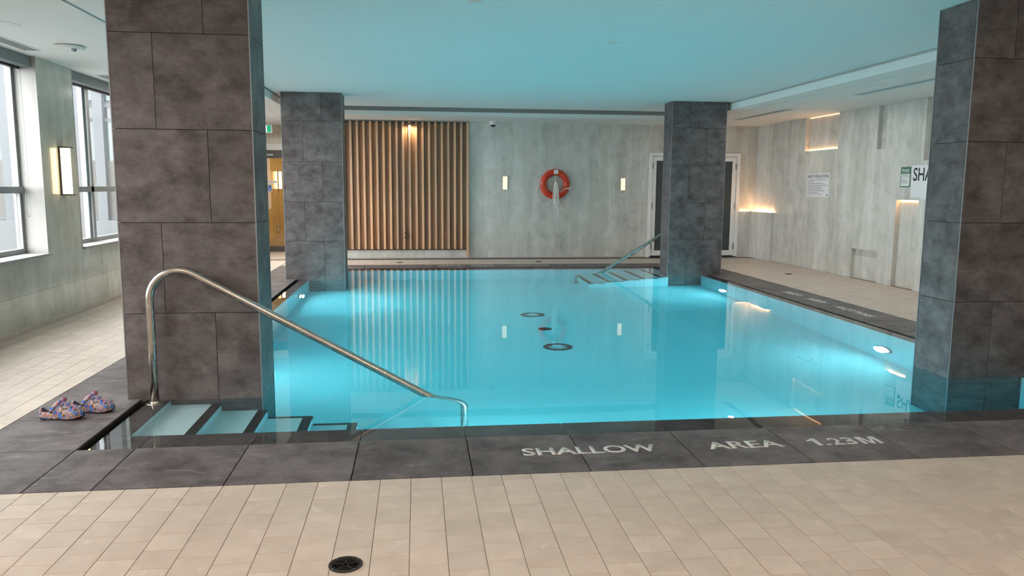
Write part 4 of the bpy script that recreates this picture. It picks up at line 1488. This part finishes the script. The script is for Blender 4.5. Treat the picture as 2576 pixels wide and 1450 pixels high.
for y0, y1, lb_ in ((7.10, 8.05, 'dark slotted air vent in the soffit above the first window'), (9.7, 10.6, 'dark slotted air vent in the soffit above the second window')):
    t = thing('air_vent', lb_, 'air vent', (-3.6, y0, ZS), 'slotted vents above the windows')
    box('frame', -3.68, -3.53, y0, y1, ZS - 0.006, ZS, MT['white'], t)
    for k in range(3):
        box('slot', -3.662 + 0.042 * k, -3.632 + 0.042 * k, y0 + 0.02, y1 - 0.02, ZS - 0.0075, ZS - 0.006, MT['slot_grey'], t)
# dome camera
dc = thing('dome_camera', 'white dome security camera with black lens under the far soffit', 'camera', (1.48, 15.2, ZS))
lathe('housing', [(0.0, 0.0), (0.07, 0.0), (0.074, -0.02), (0.070, -0.055), (0.055, -0.075), (0.0, -0.075)], (1.47, 15.2, ZS), MT['white'], dc, 'Z', 28, True)
lathe('lens_dome', [(0.050, -0.072), (0.047, -0.09), (0.03, -0.108), (0.0, -0.116)], (1.47, 15.2, ZS), MT['black'], dc, 'Z', 24, True)


# ------------------------------------------------------------------ clogs
def clog(label, loc, rotz):
    L = 0.265
    root = bpy.data.objects.new('clog_shoe', None)
    C.objects.link(root)
    root.location = loc
    root.rotation_euler = (0, 0, rotz)
    tag(root, label, 'shoe', 'pair of printed clogs on the coping')

    def hw(u):          # half width of the outline, u: 0 heel .. 1 toe
        k = [(0, 0.012), (0.03, 0.030), (0.10, 0.040), (0.25, 0.041), (0.42, 0.042), (0.6, 0.050), (0.75, 0.053), (0.87, 0.048), (0.95, 0.034), (1.0, 0.010)]
        for (a, b), (c, d) in zip(k, k[1:]):
            if a <= u <= c:
                s_ = (u - a) / (c - a)
                s_ = s_ * s_ * (3 - 2 * s_)
                return b + (d - b) * s_
        return 0.01

    def top(u):         # height of the upper (rim at heel, arch at instep, toe cap)
        k = [(0, 0.058), (0.04, 0.066), (0.12, 0.066), (0.30, 0.062), (0.40, 0.074), (0.50, 0.108), (0.60, 0.102), (0.75, 0.082), (0.90, 0.064), (0.97, 0.050), (1.0, 0.036)]
        for (a, b), (c, d) in zip(k, k[1:]):
            if a <= u <= c:
                s_ = (u - a) / (c - a)
                return b + (d - b) * s_
        return 0.03

    def lift(u):        # toe spring of the sole
        return 0.014 * max(0, (u - 0.72) / 0.28) ** 1.6 + 0.006 * max(0, (0.1 - u) / 0.1)

    def make(bm_, lo, hi, f_low, f_high):
        pass
    # sole
    bm_ = bmesh.new()
    n = 26
    us = [0.5 - 0.5 * math.cos(PI * k / n) for k in range(n + 1)]
    ring_b, ring_t = [], []
    outline = [(u, 1) for u in us] + [(u, -1) for u in reversed(us)]
    for u, s_ in outline:
        ring_b.append(bm_.verts.new(((u - 0.5) * L * 0.97, s_ * hw(u) * 0.88, lift(u))))
        ring_t.append(bm_.verts.new(((u - 0.5) * L, s_ * hw(u) * 0.97, lift(u) + 0.009)))
    m = len(outline)
    for k in range(m):
        bm_.faces.new((ring_b[k], ring_b[(k + 1) % m], ring_t[(k + 1) % m], ring_t[k]))
    for k in range(n):
        for R_ in (ring_b, ring_t):
            bm_.faces.new((R_[k], R_[k + 1], R_[m - 2 - k], R_[m - 1 - k]))
    bmesh.ops.remove_doubles(bm_, verts=bm_.verts, dist=1e-5)
    bmesh.ops.recalc_face_normals(bm_, faces=bm_.faces)
    o_ = link_mesh('sole', bm_, MT['sole'])
    o_.parent = root
    # upper: cross sections; open over the heel, closed over the instep and toe
    bm_ = bmesh.new()
    rows = []
    na = 16
    for u in us:
        w, h = hw(u) * 1.03, top(u)
        z0 = lift(u) + 0.006
        row = []
        for j in range(na + 1):
            a = PI * j / na
            yy_ = w * math.cos(a)
            # superellipse-like dome
            zz_ = z0 + (h - 0.006) * (math.sin(a) ** 0.55)
            row.append(Vector(((u - 0.5) * L, yy_, zz_)))
        rows.append((u, row))
    vm_ = [[bm_.verts.new(p) for p in r] for _, r in rows]
    for i in range(len(rows) - 1):
        u = (rows[i][0] + rows[i + 1][0]) / 2
        for j in range(na):
            mid = abs(j + 0.5 - na / 2) / (na / 2)
            if 0.07 < u < 0.43 and mid < 0.60:
                continue
            bm_.faces.new((vm_[i][j], vm_[i][j + 1], vm_[i + 1][j + 1], vm_[i + 1][j]))
    # heel rim: clamp the open part to an even height
    bmesh.ops.delete(bm_, geom=[v_ for v_ in bm_.verts if not v_.link_faces], context='VERTS')
    bmesh.ops.remove_doubles(bm_, verts=bm_.verts, dist=1e-5)
    bmesh.ops.recalc_face_normals(bm_, faces=bm_.faces)
    o_ = link_mesh('upper', bm_, MT['clog'], None, True)
    o_.parent = root
    md = o_.modifiers.new('solid', 'SOLIDIFY')
    md.thickness = 0.004
    md.offset = -1
    sb = o_.modifiers.new('sub', 'SUBSURF')
    sb.levels = sb.render_levels = 1
    # insole, dark
    bm_ = bmesh.new()
    vv = [bm_.verts.new(((u - 0.5) * L, s_ * hw(u) * 0.9, lift(u) + 0.0165)) for u, s_ in outline if 0.02 < u < 0.98]
    bm_.faces.new(vv)
    bmesh.ops.triangulate(bm_, faces=bm_.faces)
    o_ = link_mesh('insole', bm_, MT['sole'])
    o_.parent = root
    # strap flipped up over the instep
    bm_ = bmesh.new()
    n2 = 18
    ra, rb = [], []
    u0 = 0.40
    for k in range(n2 + 1):
        a = PI * k / n2
        y_ = hw(u0) * 1.12 * math.cos(a)
        up_ = 0.054 + 0.074 * math.sin(a) ** 0.8
        fx = (u0 - 0.5) * L - 0.020 + 0.070 * math.sin(a)
        wd = 0.014
        nx = Vector((-0.55, 0, 0.83)) * wd
        ra.append(Vector((fx, y_, up_)) + nx * 0.9)
        rb.append(Vector((fx, y_, up_)) - nx * 0.9)
    A = [bm_.verts.new(p) for p in ra]
    B = [bm_.verts.new(p) for p in rb]
    for k in range(n2):
        bm_.faces.new((A[k], A[k + 1], B[k + 1], B[k]))
    o_ = link_mesh('strap', bm_, MT['clog'], None, True)
    o_.parent = root
    md = o_.modifiers.new('solid', 'SOLIDIFY')
    md.thickness = 0.005
    md.offset = 0
    for s_ in (1, -1):
        bm_ = bmesh.new()
        lathe_bm(bm_, [(0, 0), (0.008, 0), (0.007, s_ * 0.004), (0, s_ * 0.004)], ((u0 - 0.5) * L - 0.012, s_ * hw(u0) * 1.12, 0.052), 'Y', 12)
        o_ = link_mesh('rivet', bm_, MT['sole'])
        o_.parent = root
    # ventilation holes over the toe box
    for (u, a) in ((0.60, 0.30), (0.60, 0.70), (0.68, 0.22), (0.68, 0.5), (0.68, 0.78), (0.77, 0.34), (0.77, 0.66), (0.77, 0.16), (0.85, 0.5), (0.86, 0.25), (0.86, 0.75), (0.93, 0.42), (0.93, 0.6), (0.62, 0.10), (0.72, 0.07), (0.82, 0.08)):
        def S(u_, a_):
            w, h = hw(u_) * 1.03, top(u_)
            return Vector(((u_ - 0.5) * L, w * math.cos(PI * a_), lift(u_) + 0.006 + (h - 0.006) * math.sin(PI * a_) ** 0.55))
        p = S(u, a)
        du = (S(u + 0.01, a) - S(u - 0.01, a)).normalized()
        da = (S(u, a + 0.02) - S(u, a - 0.02)).normalized()
        nn = da.cross(du).normalized()
        if nn.z < 0 and a > 0.12:
            nn = -nn
        if nn.dot(p - Vector((p.x, 0, 0.02))) < 0:
            nn = -nn
        bm_ = bmesh.new()
        vv = [bm_.verts.new(p + nn * 0.0012 + (du * math.cos(2 * PI * k / 10) + da * math.sin(2 * PI * k / 10)) * 0.0052) for k in range(10)]
        cap = bm_.verts.new(p + nn * 0.0022)
        for k in range(10):
            bm_.faces.new((vv[k], vv[(k + 1) % 10], cap))
        o_ = link_mesh('vent_hole', bm_, MT['sole'])
        o_.parent = root
    return root


clog('multicoloured floral printed clog on dark coping, closer to the window wall', (-2.172, 4.90, 0.0), -0.10)
clog('multicoloured floral printed clog on dark coping, closer to the pool', (-2.045, 5.035, 0.0), -0.12)

# ------------------------------------------------------------------ outside the windows
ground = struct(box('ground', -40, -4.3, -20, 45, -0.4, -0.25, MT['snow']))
FY = 20.0
bl = thing('building', 'pale facade with green tinted glazing and white posts outside the windows', 'building', (-10, FY, -0.25))
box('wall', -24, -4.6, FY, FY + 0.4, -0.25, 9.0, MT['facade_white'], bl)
posts = [-14.6, -12.3, -11.0, -9.62, -8.03, -7.53, -6.2, -4.9]
for a, b in zip(posts, posts[1:]):
    a0, b0 = a + 0.11, b - 0.11
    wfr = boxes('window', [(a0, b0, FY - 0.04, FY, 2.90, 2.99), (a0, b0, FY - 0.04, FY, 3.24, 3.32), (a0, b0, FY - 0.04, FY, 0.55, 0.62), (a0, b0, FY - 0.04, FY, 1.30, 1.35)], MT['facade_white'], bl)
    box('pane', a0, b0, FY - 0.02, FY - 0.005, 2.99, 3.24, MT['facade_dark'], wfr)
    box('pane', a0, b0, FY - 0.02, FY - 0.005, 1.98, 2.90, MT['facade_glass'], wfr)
    box('pane', a0, b0, FY - 0.02, FY - 0.005, 0.62, 1.98, MT['facade_reflection'], wfr)  # reflection in the lower glass put into the pane colour
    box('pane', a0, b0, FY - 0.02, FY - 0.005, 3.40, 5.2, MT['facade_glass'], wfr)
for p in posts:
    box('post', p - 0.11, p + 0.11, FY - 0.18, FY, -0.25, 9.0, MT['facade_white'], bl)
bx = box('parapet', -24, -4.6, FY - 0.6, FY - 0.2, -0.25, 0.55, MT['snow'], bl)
